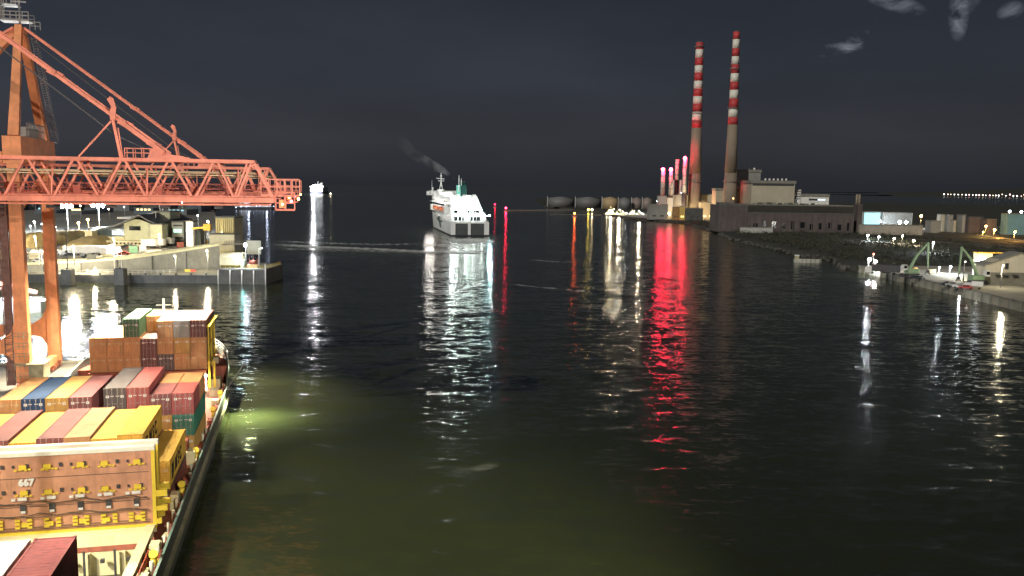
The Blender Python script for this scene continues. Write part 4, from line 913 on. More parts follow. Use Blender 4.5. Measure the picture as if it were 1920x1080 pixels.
def far_crane(px, yb, yt, label, m, flip=1):
    p = G(px, yb, 5.9); zt = zat(px, yt, p.y); h = zt-5.9; k = h
    T = Thing('harbour_crane', label, 'crane', tuple(p), 'L', group='distant harbour cranes')
    q = MB()
    for x in (-k*.18, k*.18): q.bar((x,0,0),(x*.7,0,h*.7),k*.035)
    q.bar((-k*.18,0,h*.35),(k*.18,0,h*.35),k*.03); T.part('portal', q, m)
    q = MB(); q.bar((-flip*k*.3,0,h*.68),(flip*k*.75,0,h*.72),k*.03); q.bar((0,0,h*.7),(0,0,h),k*.03); q.bar((0,0,h),(flip*k*.6,0,h*.72),k*.015); q.bar((0,0,h),(-flip*k*.28,0,h*.68),k*.015); T.part('jib', q, m)
    q = MB(); q.cbox((-flip*k*.15,0,h*.74),(k*.15,k*.1,k*.08)); T.part('cabin', q, m)
    q = MB(); q.sphere((0,0,h+.8), .9); T.part('top_lamp', q, emat('blue_white_beacon',(.7,.8,1),12))
far_crane(340,396,377,'distant crane above the harbour office', MC['far_wall_grey']); far_crane(365,396,376,'distant crane above the conveyor',MC['far_wall_grey'],-1); far_crane(72,404,372,'distant crane between the legs of the orange crane',MC['far_wall_grey'],-1); far_crane(12,402,378,'distant crane at the left picture edge',MC['far_wall_grey']); far_crane(250,398,378,'distant crane over the terminal hall',MC['far_wall_grey'])
PLL = ['high above the left dazzling mast','high between the two dazzling masts','left of three between the crane legs, on the far quay','middle one low beside the far crane leg','right of the far crane leg near the stockpile','lowest left one between the crane legs','higher one between the crane legs','high above the harbour office','low at the left picture edge','high at the left picture edge','above the white cabin','above the grey silo block','over the pale tower block','above the right dazzling mast']
for i, (px, py) in enumerate(((132,374),(152,386),(80,420),(92,424),(105,426),(58,424),(66,416),(343,380),(26,420),(18,394),(355,414),(372,404),(310,402),(205,392))):
    lampat(px, py, 432 if i not in (0,1,7,9,13) else 410, 5.9, (E_W, E_Y, emat('dim_cold',COLD,14))[i % 3], 'small port light '+PLL[i], 0, COLD, .45, 'small port lights')
# moored ships under the boom tip
def workboat(px0, px1, yb, label, ems, dens=1.0, wm=None, hull=None):
    p, q_ = G(px0, yb), G(px1, yb); L_ = (q_-p).length; a = math.atan2(q_.y-p.y, q_.x-p.x)
    T = Thing('moored_ship', label, 'ship', tuple(p), 'L', rz=a); k = L_/30
    q = MB(); q.prism([(0,0),(L_*.9,0),(L_,2.5*k),(L_*.9,5*k),(0,5*k)], -.5, 2.0*k); T.part('hull', q, hull or STEEL)
    q = MB(); q.prism([(.5,.3),(L_*.88,.3),(L_*.95,2.5*k),(L_*.88,4.7*k),(.5,4.7*k)], 2.0*k, 2.6*k); T.part('bulwark', q, wm or WHITE)
    q = MB(); q.box(L_*.12,L_*.38,.8*k,4.2*k,2.6*k,5.0*k); q.box(L_*.16,L_*.32,1.2*k,3.8*k,5.0*k,7.0*k); T.part('deckhouse', q, wm or WHITE)
    q = MB(); q.bar((L_*.25,2.5*k,7*k),(L_*.25,2.5*k,10.5*k),.25*k); q.bar((L_*.7,2.5*k,2.6*k),(L_*.7,2.5*k,8*k),.25*k); q.bar((L_*.7,2.5*k,7.6*k),(L_*.5,2.5*k,5.5*k),.2*k); T.part('masts', q, wm or WHITE)
    for j, (u, z, m_) in enumerate(ems):
        q = MB(); q.sphere((L_*u, -.3*k, z*k), .32*k*dens); T.part('deck_light', q, m_)
    return T, L_, k
T, L_, k = workboat(441, 517, 393, 'long ship with blue white deck lights beneath the crane boom tip', [(u_,z_,emat('blue_deck_lamp',(.55,.65,1),9)) for u_,z_ in ((.02,1.7),(.14,2.2),(.27,2.3),(.36,3.6),(.45,4.2),(.52,2.8),(.6,2.9),(.68,4),(.78,3),(.86,3.4),(.95,2.6),(.3,6.2))], .75)
T.lamp((L_*.3,-4*k,6*k), 2500, (.7,.8,1), 1); T.lamp((L_*.75,-4*k,6*k), 2500, (.7,.8,1), 1)
# white floodlit vessel in the basin behind the crane
T = Thing('white_vessel', 'dazzling floodlit white vessel moored behind the crane legs', 'ship', (-150, 236, 0), 'L', rz=R(12))
q = MB(); q.prism([(-30,-5),(16,-5),(21,-3.2),(24.5,0),(21,3.2),(16,5),(-30,5)], -1, 3.2); T.part('hull', q, WHITE)
q = MB(); q.box(-28,6,-4,4,3.2,7.6); q.box(-24,1,-3.6,3.6,7.6,10.4); T.part('deckhouse', q, WHITE)
for k in range(6):
    q = MB(); q.box(-22+4*k,-20.2+4*k,-4.08,-4.0,5.0,6.2); T.part('window', q, GLASSD)
q = MB(); q.bar((8,0,3.2),(8,0,8.5),.8); q.bar((8,0,8.4),(19.5,-.5,5.2),.7,.9); q.bar((8,0,6),(13,-.2,7.0),.35); T.part('deck_crane', q, REDOX)
q = MB(); q.bar((-10,0,10.4),(-10,0,16),.4); q.bar((-12,0,14),(-8,0,14),.25); T.part('mast', q, WHITE)
q = MB(); q.rail([(-30,-4.8,3.2),(16,-4.8,3.2),(21,-3,3.2),(24,0,3.2)],1.1,2,.1); T.part('railing', q, WHITE)
q = MB()
for x, y, z in ((12,-2,3.6),(15,1,3.7),(17.5,-1.5,3.6)): q.cbox((x,y,z),(1.8,1.5,1.0),.4)
T.part('deck_gear', q, STEEL)
for x, z in ((13.5,8.8),(4,9.6),(-6,12)):
    q = MB(); q.sphere((x,-5.6,z), .42); q.bar((x,-4,z),(x,-5.4,z),.15); T.part('floodlight_head', q, E_W); T.lamp((x,-7.2,z+.4), 34000, COLD, .5)
T.lamp((20,-2,10), 26000, COLD, .5)

# ================================================================ the ferry leaving port
fr_o = (-30.9, 632.5, 0)
T = Thing('car_ferry', 'large white lit car ferry seen from astern in the channel', 'ferry', fr_o, 'L', rz=R(11))
FW = mat('ferry_white', (.80,.82,.80), .4, .06, .2, streak=.15, dirt=(.5,.5,.46)); FH = mat('ferry_hull_grey', (.50,.51,.49), .45, .15, .12, streak=.3, dirt=(.25,.24,.2)); BOOT = mat('boot_topping', (.03,.035,.04), .5, .2, .2); TEALF = mat('funnel_teal', (.012,.055,.05), .45, .1, .3)
hw = 13.85
def hbf(y): return hw if y < 120 else hw*max(0, 1-((y-120)/70)**2)**.6
ys = [0,30,60,90,120,135,150,162,172,180,186,189.6]
q = MB(); vs = []
for y in ys:
    fl = .92 if y > 130 else 1
    for x_, z in ((hbf(y)*fl,1.0),(hbf(y),10 if y < 60 else 10+min(4.5,(y-60)*.05))): vs += [(x_,y,z),(-x_,y,z)]
for i in range(len(ys)-1):
    a = 4*i; q.sm += [False]*3
    q.f += [(a,a+4,a+6,a+2),(a+1,a+3,a+7,a+5),(a+2,a+6,a+7,a+3)]
q.v = vs; T.part('hull', q, FH)
q = MB(); vs = []
for y in ys: w_ = hbf(y)*.93+.3; vs += [(w_,y,-2),(w_,y,1.02),(-w_,y,1.02),(-w_,y,-2)]
q.v = vs
for i in range(len(ys)-1): a = 4*i; q.f += [(a,a+4,a+5,a+1),(a+1,a+5,a+6,a+2),(a+2,a+6,a+7,a+3)]; q.sm += [False]*3
q.f.append((0,1,2,3)); q.sm.append(False); T.part('boot_topping', q, BOOT)
q = MB(); q.box(-hw,-10.6,-.3,.6,1,10); q.box(10.4,hw,-.3,.6,1,10); q.box(-1.4,.5,-.25,.6,1,10); q.box(-hw,hw,-.2,.6,9.2,10.05); T.part('transom', q, FW)
for x0, x1, nn in ((-10.55,-1.45,'left'),(.55,10.35,'right')):
    q = MB(); q.box(x0,x1,.1,.5,1.05,9.2); d_ = T.part('stern_door', q, mat('stern_door_dark',(.085,.095,.095),.6,.2,.3))
    q = MB()
    for k in range(1,5): q.box(x0+k*(x1-x0)/5-.08,x0+k*(x1-x0)/5+.08,.02,.1,1.2,9)
    T.part('door_ribs', q, STEEL, d_)
# stepped stern decks (dark panels as openings) and tapering superstructure
q = MB(); q.box(-13.2,13.4,1.5,40,10.05,10.4); q.box(-12.4,12.6,9,120,10.4,15.2); T.part('mooring_deck', q, FW)
rr = random.Random(4)
for k, (x0,x1) in enumerate(((-10.8,-8.0),(-7.3,-5.2),(-4.6,-3.2),(1.4,3.4),(3.9,5.8),(6.2,8.9))):
    q = MB(); q.box(x0,x1,8.7,9.02,10.7,13.6+rr.random()); T.part('deck_opening', q, GLASSD)
for x, w_ in ((-11.7,1.2),(-2.7,2.2),(0,1.6),(9.6,1.6),(11.9,1.0)):
    q = MB(); q.cbox((x, 4, 11.6), (w_, 2.2, 2.4)); T.part('winch_box', q, FW)
q = MB(); q.rail([(-13,0.2,10.05),(13.3,0.2,10.05)],1.2,1.6,.14); q.rail([(-13.2,.3,10.05),(-13.2,40,10.05)],1.2,2.5,.14); T.part('stern_railing', q, FW)
def taper(y0, y1, z0, z1, xl0, xr0, xl1, xr1, ys_=0):
    m_ = MB(); m_.add([(xl0,y0,z0),(xr0,y0,z0),(xr0,y1,z0),(xl0,y1,z0),(xl1,y0+ys_,z1),(xr1,y0+ys_,z1),(xr1,y1,z1),(xl1,y1,z1)],[(0,3,2,1),(4,5,6,7),(0,1,5,4),(1,2,6,5),(2,3,7,6),(3,0,4,7)]); return m_
T.part('aft_superstructure', taper(11,150,15.2,27.0,-12.4,12.0,-12.4,7.6,3), FW)
q = MB(); q.box(-12.9,12.4,8,150,15.0,15.5); T.part('upper_deck', q, FW); q = MB(); q.box(-12.2,12.2,8.75,9.0,14.1,14.95); T.part('deck_shade_strip', q, STEEL); q = MB(); q.box(-12.0,11.2,12.0,12.3,19.1,19.45); T.part('deck_line', q, mat('deck_line_grey',(.2,.22,.21),.6,.2,.5))  # dark strip under the upper deck stands in for its shade
q = MB(); q.rail([(-12.8,8.1,15.5),(12.2,8.1,15.5)],1.2,1.6,.13); T.part('deck_railing', q, FW)
for x0,x1 in ((-10.2,-7.6),(-6.6,-6.2),(-.2,1.0),(2.0,2.6),(4.4,5.4),(5.8,8.6)):
    q = MB(); q.box(x0,x1,10.75,11.3,15.9,18.3); T.part('lounge_window', q, GLASSD)
for x in (3.2,5.1,6.5):
    q = MB(); q.box(x,x+.6,12.35,12.95,21.6,22.2); T.part('porthole', q, GLASSD)
q = MB(); q.box(-4.0,-3.4,10.6,13.5,15.5,26.6); q.box(-3.6,7.6,12.0,12.9,20.2,20.5); T.part('stair_trunk', q, mat('dull_cream',(.6,.58,.48),.5,.1,.3))  # stair trunk in a duller cream than the ferry white
q = MB(); q.box(-12.6,7.4,14,140,27,27.5); q.box(-12.3,-2,90,150,27.5,30.5); T.part('top_deck', q, FW)
q = MB(); q.rail([(-12.4,14.2,27.5),(7.2,14.2,27.5),(7.2,60,27.5)],1.3,1.8,.15); q.rail([(-12.5,14.2,27.5),(-12.5,90,27.5)],1.3,2.5,.15); T.part('top_railing', q, FW)
for k in range(7):
    q = MB(); q.cbox((-9+2.5*k+rr.random(), 24+rr.random()*18, 28.3), (1.6+rr.random(),2,1.5+rr.random()*1.5)); T.part('deck_unit', q, FW)
q = MB(); q.xprism([(44,27.5),(58,27.5),(56,37.5),(50,38.6),(47,37)], -1.0, 3.6); fn = T.part('funnel', q, TEALF); q = MB(); q.box(-.4,3,50,55,37.4,39.4); T.part('uptakes', q, STEEL, fn)
q = MB(); q.xprism([(42,27.5),(44,27.5),(47,35),(46,36.6)], -4.2,-1.05); T.part('funnel_lattice', q, mat('teal_pale',(.12,.33,.28),.5,.1,.3))
q = MB(); q.cyl((-2.4,44,27.5),(-2.4,44,44),.32,.18); q.cyl((-.4,46,36),(-.4,46,41.5),.25); q.cyl((5.6,60,27.5),(5.6,60,34.6),.2); T.part('aft_masts', q, FW)
q = MB(); q.cyl((-8,118,30.5),(-8,118,33),3.4,3.0); q.bar((-9.2,118,33),(-8,118,39.6),.55); q.bar((-6.8,118,33),(-8,118,39.6),.55); q.bar((-8,118,38),(-8,118,46.5),.6); q.bar((-12,118,42.3),(-5.2,118,41.6),.5); q.bar((-10.5,118,40),(-5.4,118,40),.4); q.sphere((-8,118,44),.9); T.part('radar_mast', q, FW)
q = MB(); q.box(-16.4,16.4,150,160,27.6,28.8); q.box(-14,14,146,162,28.8,31.6); q.box(-16.6,-14.4,149,158,28.8,31); br = T.part('bridge', q, FW); q = MB(); q.box(-14.06,-13.9,147,161,29.6,30.8); T.part('bridge_windows', q, GLASSD, br)
q = MB(); q.cyl((-12.5,150,31.6),(-12.5,150,41),.2,.1); q.cyl((-12.3,146,31.6),(-12.3,146,34.6),.8); T.part('forward_mast', q, FW)
q = MB(); q.box(-13.0,-12.4,24,150,20.6,21.8); q.box(-13.0,-12.4,24,150,23.9,24.3); T.part('side_windows', q, GLASSD)
q = MB(); q.box(-14.2,-12.4,30,150,22.4,22.8); q.box(-14.2,-12.5,30,150,15.2,15.5); T.part('side_galleries', q, FW)
q = MB(); q.box(-14.0,-12.5,26,40,15.5,22.4); q.box(-14.0,-12.5,138,150,15.5,20); T.part('side_casing', q, FW)
for k, y in enumerate((64, 80, 96, 112)):
    q = MB(); q.xprism([(y-5,17.4),(y-4,16.4),(y+4,16.4),(y+5,17.4),(y+4.6,18.8),(y+3,19.4),(y-3,19.4),(y-4.6,18.8)], -15.2,-12.9); lb_ = T.part('lifeboat', q, mat('lifeboat_orange',(.75,.20,.08),.5,.1,.5)); q = MB(); q.box(-15.22,-12.88,y-4.2,y+4.2,17.2,17.5); T.part('boat_stripe', q, FW, lb_)
q = MB()   # dark flowing mark on the port side
q.add([(-13.98,96,9.5),(-13.98,84,11.2),(-13.98,70,12.2),(-13.98,74,9.6),(-13.98,66,7.2),(-13.98,60,3.2),(-13.98,70,3.4),(-13.98,78,7.0),(-13.98,88,8.2)],[tuple(range(9))])
q.add([(-14.0,66,9.2),(-14.0,50,8.6),(-14.0,58,7.6),(-14.0,68,7.9)],[(0,1,2,3)]); T.part('side_mark', q, mat('dark_mark',(.03,.06,.06),.5,.1,.3))
FL = emat('ferry_deck_lamp', (.86,1.0,.9), 45)
for x, z in ((-11,14.6),(-8,14.6),(-5,14.7),(-2,14.6),(1,14.6),(4,14.6),(7,14.6),(10,14.6),(12,14.4)):
    q = MB(); q.cbox((x,7.6,z),(.9,.3,.35)); T.part('deck_lamp', q, FL)
for x, y, z in ((-11.5,7.6,20),(-7,7.6,20),(-1,7.6,20),(3,7.6,20),(8,7.6,19),(-12,10,26.8),(-6,10,26.8),(0,10,26.8),(6,10,26.8)):
    q = MB(); q.sphere((x,y,z),.35); q.bar((x,y,z),(x,y+4,z-.4),.12); T.part('floodlight_head', q, FL)
for x in (-9,-3,3,9): T.lamp((x,2.5,14), 1100, (.88,1,.92), .6)
for x in (-9,-3,4): T.lamp((x,-2,23), 2600, (.88,1,.92), .8, (x,12,20), 150);  # unseen lamps added astern to light the aft face
T.lamp((-9,30,34), 6000, (.86,1,.93), .8); T.lamp((3,32,32), 2500, (.7,1,.88), .8); T.lamp((-2,84,34), 12000, (.9,1,.93), .8)
T.lamp((-22,50,14), 1500, (1,.95,.85), .8); T.lamp((-20,90,22), 2500, (1,.95,.85), .8); T.lamp((-19,126,24), 2500, (1,.95,.85), .8); T.lamp((15.5,6,15), 14000, (.6,.95,1), .5)  # port side lamps added clear of the hull, without fittings
q = MB(); q.sphere((15.2,6,14.8),.4); q.bar((13,6,14.6),(15,6,14.8),.15); T.part('side_lamp', q, emat('cyan_lamp',(.5,.95,1),70))
# second ferry far off, bow on
p = G(590.5, 364.5); p = Vector((p.x*.55, p.y*.55, 0)); Yf = 3200
p = Vector((xat(590.5,360,Yf), Yf, 0)); w_ = 23*Yf/F  # width enlarged to build lamp glare into the ship's shape
T = Thing('distant_ferry', 'distant dazzling white ferry approaching near the horizon, left of the channel', 'ferry', tuple(p), 'L')
q = MB(); q.prism([(0,0),(w_*.5,22),(w_*.5,120),(-w_*.5,120),(-w_*.5,22)], -1, 9); T.part('hull', q, mat('distant_hull',(.25,.26,.34),.5,.1,.1))
q = MB(); q.box(-w_*.5,w_*.5,26,120,9,24); q.box(-w_*.58,w_*.58,30,42,24,29); q.box(-w_*.36,w_*.36,44,100,24,33); T.part('superstructure', q, WHITE)
q = MB(); q.bar((-2,60,33),(-2,60,46),1.6); q.box(4,10,80,92,33,40); T.part('mast', q, WHITE)
EF = emat('distant_ferry_lamps', (.92,.95,1), 30)
for k in range(9):
    q = MB(); q.sphere((-w_*.46+w_*.115*k, 24.5, 14+(k*7 % 12)), 1.5); T.part('deck_lamp', q, EF)
for k in range(4):
    q = MB(); q.sphere((-w_*.3+w_*.2*k, 29, 30+(k % 2)*3), 1.5); T.part('bridge_lamp', q, EF)
T.lamp((0,-30,30), 500000, (.95,.97,1), 3)
p = G(618, 374); T = Thing('marker_boat', 'tiny lit boat to the right of the distant ferry', 'boat', (xat(620,352,2600), 2600, 0), 'L'); q = MB(); q.prism([(-9,0),(9,0),(12,3),(9,6),(-9,6)],-.5,3); T.part('hull', q, STEEL); q = MB(); q.box(-5,3,1.5,4.5,3,6.5); T.part('wheelhouse', q, WHITE); q = MB(); q.sphere((0,0,9),.8); T.part('lamp', q, E_Y)
# ================================================================ right hand shore
shore = [(60,1640),(72,1560),(105,1330),(121,1160),(140,1030),(152,985),(180,905),(176,800),(172,735),(160,640),(157,600),(160,540),(158,493),(166,450),(154,402),(156,396)]
q = MB(); q.prism(shore + [(1400,396),(2600,1200),(2600,2600),(60,2600)], -3, 2.4)
solo('south_bank', q, EARTH, 'dark south bank of the river', kind='structure')
q = MB(); q.prism([(156.5,200),(156.5,300),(155.5,392),(190,395.8),(700,395.8),(700,200)], -3, 2.9)
solo('right_quay', q, mat('quay_painted_light', (.30,.28,.22), .85, .35, .12), 'concrete quay on the right', kind='structure')  # paving colour brightened to carry the lamp light
q = MB(); q.prism([(156.2,200),(156.2,300),(155.2,392),(155.7,392),(156.7,300),(156.7,200)], 2.904, 3.2)
for k in range(34): y = 205+k*5.6; x = 156.3 if y < 300 else 156.3-(y-300)/92; q.box(x-.45, x+.1, y, y+.5, -1.5, 3.0)
solo('quay_edge', q, CONC, 'quay edge with timber fenders on the right', kind='structure')
# rock edge and scrub along the bank
rr = random.Random(9); q = MB()
def rock(x, y, z, r):
    o = len(q.v); n = 7
    vs = [(x+r*rr.uniform(-1,1), y+r*rr.uniform(-1,1), z+r*.7*rr.uniform(-.6,1)) for _ in range(8)]
    ring = [(x+r*math.cos(2*math.pi*i/n)*rr.uniform(.7,1.2), y+r*math.sin(2*math.pi*i/n)*rr.uniform(.7,1.2), z-.3*r) for i in range(n)]
    top = [(x+.55*r*math.cos(2*math.pi*i/n+.4)*rr.uniform(.6,1.2), y+.55*r*math.sin(2*math.pi*i/n+.4)*rr.uniform(.6,1.2), z+r*rr.uniform(.35,.7)) for i in range(n)]
    q.add(ring+top, [(i,(i+1) % n,n+(i+1) % n,n+i) for i in range(n)] + [tuple(range(n,2*n))])
for a, b_ in zip(shore[:-1], shore[1:]):
    L_ = math.dist(a, b_); n = int(L_/1.8)
    for i in range(n):
        u = rr.random(); x, y = a[0]+(b_[0]-a[0])*u, a[1]+(b_[1]-a[1])*u
        rock(x+rr.uniform(-2.5,1), y+rr.uniform(-1,1), rr.uniform(-.2,1.8), rr.uniform(.5,1.5))
solo('shore_rocks', q, mat('shore_rock', (.075,.072,.062), .9, .5, .4), 'rough rocks along the dark bank', kind='stuff')
q = MB()
for _ in range(900):
    u = rr.random(); y = rr.uniform(402, 700) if u < .75 else rr.uniform(700, 1000); x0 = 160 + (0 if y < 600 else (y-600)*.06)
    x = x0 + 6 + rr.random()**1.3*(140 if y < 700 else 330); s_ = rr.uniform(1.0, 3.2); 
    for k in range(26):
        cx, cy_, cz = x+rr.gauss(0,s_*.6), y+rr.gauss(0,s_*.6), 2.5+abs(rr.gauss(0,s_*.45)); a = rr.uniform(0,6.28); r = rr.uniform(.25,.6); t = rr.uniform(-.5,.9)
        dx, dy, dz = math.cos(a)*r, math.sin(a)*r, t*r
        q.add([(cx-dx,cy_-dy,cz),(cx+dx*.2-dy*.5,cy_+dy*.2+dx*.5,cz+r*.5+dz),(cx+dx,cy_+dy,cz+dz),(cx+dx*.2+dy*.5,cy_+dy*.2-dx*.5,cz-r*.3+dz)], [(0,1,2,3)])
solo('scrub', q, mat('scrub_leaf', (.055,.060,.038), .9, .5, .1), 'low dark scrub on the bank', kind='stuff')
# paths / roads on the bank
def road(pts, w, name, label, m=ASPH, z=2.42):
    q = MB()
    for a, b_ in zip(pts, pts[1:]):
        A_, B_ = Vector((*a, z)), Vector((*b_, z)); d_ = (B_-A_).normalized(); n_ = Vector((-d_.y, d_.x, 0))*w/2
        q.add([A_-n_, B_-n_, B_+n_, A_+n_], [(0,1,2,3)])
    return solo(name, q, m, label, kind='structure')
PT = mat('pale_road', (.20,.20,.185), .9, .2, .05)
gz = lambda px, py: tuple(G(px, py, 2.42)[:2])
road([gz(1640,449),gz(1720,454),gz(1800,455),gz(1920,464),gz(2060,478)], 4, 'bank_road', 'pale road running along the dark bank on the right', PT)
road([gz(1700,446),gz(1810,459),gz(1920,471),gz(2060,488)], 3, 'lower_path', 'second pale track below the road', PT, 2.43)
road([gz(1840,441),gz(1875,446),gz(1950,455)], 8, 'amber_road', 'road curving under the amber lamps', mat('road_painted_light', (.30,.26,.18), .9, .2, .05), 2.44)  # amber lamp light is part of this road's colour

# ---------------------------------------------------------------- power station
CHC = mat('chimney_concrete', (.25,.205,.155), .85, .2, .05, streak=.3, dirt=(.22,.16,.11)); CHR = mat('chimney_red', (.50,.055,.06), .6, .2, .1, streak=.3, dirt=(.32,.05,.05)); CHW = mat('chimney_white', (.74,.74,.66), .6, .12, .1, streak=.3, dirt=(.45,.43,.38))
def chimney(px, pt, yt, Y, label, bandpx, rb, rt, platform):
    x0, x1 = xat(px, 400, Y), xat(pt, yt, Y); xb = x0; zt = zat(pt, yt, Y); X0 = (x1)
    T = Thing('striped_chimney', label, 'chimney', (X0, Y, 2.4), 'W', group='tall striped chimneys')
    zs = [zat(pt + (px-pt)*(b-yt)/(400-yt), b, Y) for b in bandpx]   # band edges top to bottom
    rad = lambda z: rb + (rt-rb)*(min(1, (z-2.4)/(zt-2.4)))**.75
    for i in range(len(zs)-1):
        q = MB(); q.cyl((X0,Y,zs[i+1]),(X0,Y,zs[i]-.02), rad(zs[i+1]), rad(zs[i]), 32); T.part('band', q, CHR if i % 2 == 0 else CHW, label='red painted band' if i % 2 == 0 else 'white painted band')
    q = MB(); z0 = zs[-1]; n = 2
    for k in range(n): a, b_ = 2.4+(z0-2.4)*k/n, 2.4+(z0-2.4)*(k+1)/n; q.cyl((X0,Y,a),(X0,Y,b_), rad(a), rad(b_), 32)
    T.part('shaft', q, CHC)
    q = MB(); q.cyl((X0,Y,zt-.3),(X0,Y,zt+.9), rt*.9, rt*.88, 24); T.part('rim', q, CONCD)
    for pz in platform:
        z = zat(px, pz, Y); q = MB(); q.cyl((X0,Y,z),(X0,Y,z+.4), rad(z)+1.3, rad(z)+1.3, 24); r_ = rad(z)+1.2
        pts = [(X0+r_*math.cos(a*math.pi/8), Y+r_*math.sin(a*math.pi/8), z+.4) for a in range(17)]; q.rail(pts, 1.2, 3, .12); T.part('gallery', q, CRGREY)
    q = MB(); 
    for k in range(60): z = 4+(zt-6)*k/60; q.box(X0+rad(z)+.1, X0+rad(z)+.8, Y-.5, Y+.3, z, z+1.0)
    T.part('ladder', q, STEEL)
chimney(1303, 1312, 80, 1022, 'left striped chimney, slightly shorter, beside the slim steel stacks', [80,93,109,123,137,152,167,181,195,210,226,240], 7.9, 4.2, (88,213,341))
chimney(1369, 1381, 60, 950, 'right striped chimney, the taller one, by the cream station buildings', [60,74,91,106,121,138,154,169,185,203,220,234], 8.0, 3.4, (130,204,341))
STK = mat('stack_steel', (.62,.58,.56), .4, .12, .2, streak=.2, dirt=(.4,.36,.34))
def stack(px, yt, yb, Y, r, label, red=True, cap=False):
    x = xat(px, yb, Y); zt, zb = zat(px, yt, Y), zat(px, yb, Y)
    T = Thing('steel_stack', label, 'stack', (x, Y, zb), 'W', group='slim steel stacks')
    q = MB(); q.cyl((x,Y,zb),(x,Y,zt),r,r,20); T.part('flue', q, STK)
    q = MB()
    for k in (.25,.5,.75): z = zb+(zt-zb)*k; q.cyl((x,Y,z),(x,Y,z+.4),r+.18,r+.18,20)
    T.part('rings', q, STEEL); q = MB(); q.cyl((x,Y,2.4),(x,Y,zb),r*1.15,r*1.15,16); T.part('base', q, MC['dark_concrete'])
    q = MB(); q.bar((x+r+.3,Y-.3,2.4),(x+r+.3,Y-.3,zt),.25); T.part('ladder', q, STEEL)
    if red:
        q = MB(); q.sphere((x-.9,Y-r-1.2,zt+.8),1.8,10,8); l_ = T.part('red_lamp', q, E_R); T.lamp((x-.9,Y-r-3.2,zt+1.6), 1500, REDC, 1)
stack(1242, 319, 366, 1000, 2.35, 'leftmost slim steel stack with a red lamp'); stack(1257, 319, 366, 1000, 2.2, 'second slim steel stack with a red lamp'); stack(1268.5, 299, 338, 1015, 2.1, 'third slim steel stack, unlit, above the boiler casing', False); stack(1282.5, 298, 362, 1005, 2.3, 'fourth slim steel stack with a red lamp against the left chimney')
CREAMB = mat('station_cream', (.46,.43,.33), .7, .15, .05, streak=.3, dirt=(.34,.29,.18)); GREYB = mat('station_grey', (.26,.27,.25), .75, .2, .05, streak=.3, dirt=(.14,.14,.13)); DKB = mat('station_dark_brown', (.10,.083,.08), .85, .3, .06, streak=.5, dirt=(.05,.045,.042))
def sb(name, label, px0, px1, yb, yt, Y, dep, m, cat='building', zg=2.4, over=0):
    x0, x1 = xat(px0, yb, Y), xat(px1, yb, Y); zt = zat((px0+px1)/2, yt, Y)
    T = Thing(name, label, cat, ((x0+x1)/2, Y, zg), 'W'); q = MB(); q.box(x0,x1,Y,Y+dep,zg-.5,zt); T.part('walls', q, m)
    q = MB(); e = .2+over; q.box(x0-e,x1+e,Y-e,Y+dep+e,zt,zt+(.7 if not over else 3.0)); T.part('roof', q, CONC if m is not DKB else CONCD)
    T.x0,T.x1,T.Y,T.zt,T.zg = x0,x1,Y,zt,zg; return T
T = sb('boiler_house', 'tall grey boiler house behind the right chimney', 1380, 1424, 378, 323, 985, 40, GREYB, over=.6)
q = MB(); q.box(T.x0+1, T.x1-19, T.Y-.3, T.Y, zat(1400,378,985), zat(1400,350,985)); T.part('pale_wall_panel', q, CREAMB); q = MB(); q.box(T.x0+.5, T.x1-15, T.Y-1.5, T.Y-.31, zat(1390,358,985), zat(1390,355,985)); T.part('ledge', q, CONC); q = MB()  # cream panel on the grey wall
for k in (1,2): q.cyl((T.x1-18+6*k, T.Y+5, T.zt),(T.x1-18+6*k, T.Y+5, T.zt+5), 1.1)
T.part('roof_vents', q, WHITE)
T = sb('turbine_hall', 'cream station block under a flat projecting roof', 1408, 1489, 378, 344, 930, 45, CREAMB, over=.8)
q = MB(); q.box(T.x0+.8, T.x1-.8, T.Y-.06, T.Y, T.zt-2.4, T.zt-.3); T.part('roof_shade_strip', q, STEEL); q = MB(); q.box(T.x0, T.x0+(T.x1-T.x0)*.98, T.Y-.05, T.Y-.01, T.zg+38, T.zg+38.2); T.part('wall_joint', q, CONC)  # dark strip painted as the shade under the roof
for k in range(6):
    q = MB(); q.cyl((T.x0+16+k*4.4, T.Y+6, T.zt+3),(T.x0+16+k*4.4, T.Y+6, T.zt+5.2), 1.0); T.part('roof_vent', q, WHITE)
T = sb('annex_tower', 'stepped pale annex at the right of the cream station block', 1489.5, 1501, 378, 356, 940, 20, WHITE)
for k in range(4):
    q = MB(); q.box(T.x0+.3, T.x1-.3, T.Y-.25, T.Y, T.zt-2.2-k*2.6, T.zt-1.3-k*2.6); T.part('louvre', q, STEEL)
T = sb('low_wing', 'long low pale wing running right from the station', 1501.5, 1554, 380, 369, 940, 20, WHITE, over=.3)
wins(T, [T.x0+13], [T.zt-4], 9, 2, STEEL); wins(T, [T.x0+22], [T.zt-4], 8, 1.6, emat('lit_wing_window', (.8,.9,1), .8))
T = sb('switch_house', 'pale block left of the right chimney base', 1341.5, 1356, 392, 358, 960, 20, CREAMB, over=.3)
T = sb('old_station_hall', 'old dark brown station hall with a long front wall', 1345.5, 1400, 433, 386, 712, 30, DKB)
for k in range(5):
    q = MB(); q.box(T.x0+1+k*4.6, T.x0+2.2+k*4.6, T.Y-.3, T.Y, 3, T.zt-2); T.part('pilaster', q, DKB)
q = MB(); q.box(T.x0+.5,T.x0+9,T.Y+1,T.Y+12,T.zt+.7,T.zt+2.6); q.box(T.x0+2,T.x1-8,T.Y+2,T.Y+3,T.zt+.7,T.zt+1.6); T.part('roof_plant', q, CONCD)
T = sb('long_dark_hall', 'very long low dark brown hall stretching right from the old station', 1400.5, 1600, 432, 401, 712, 16, DKB)
rr = random.Random(2)
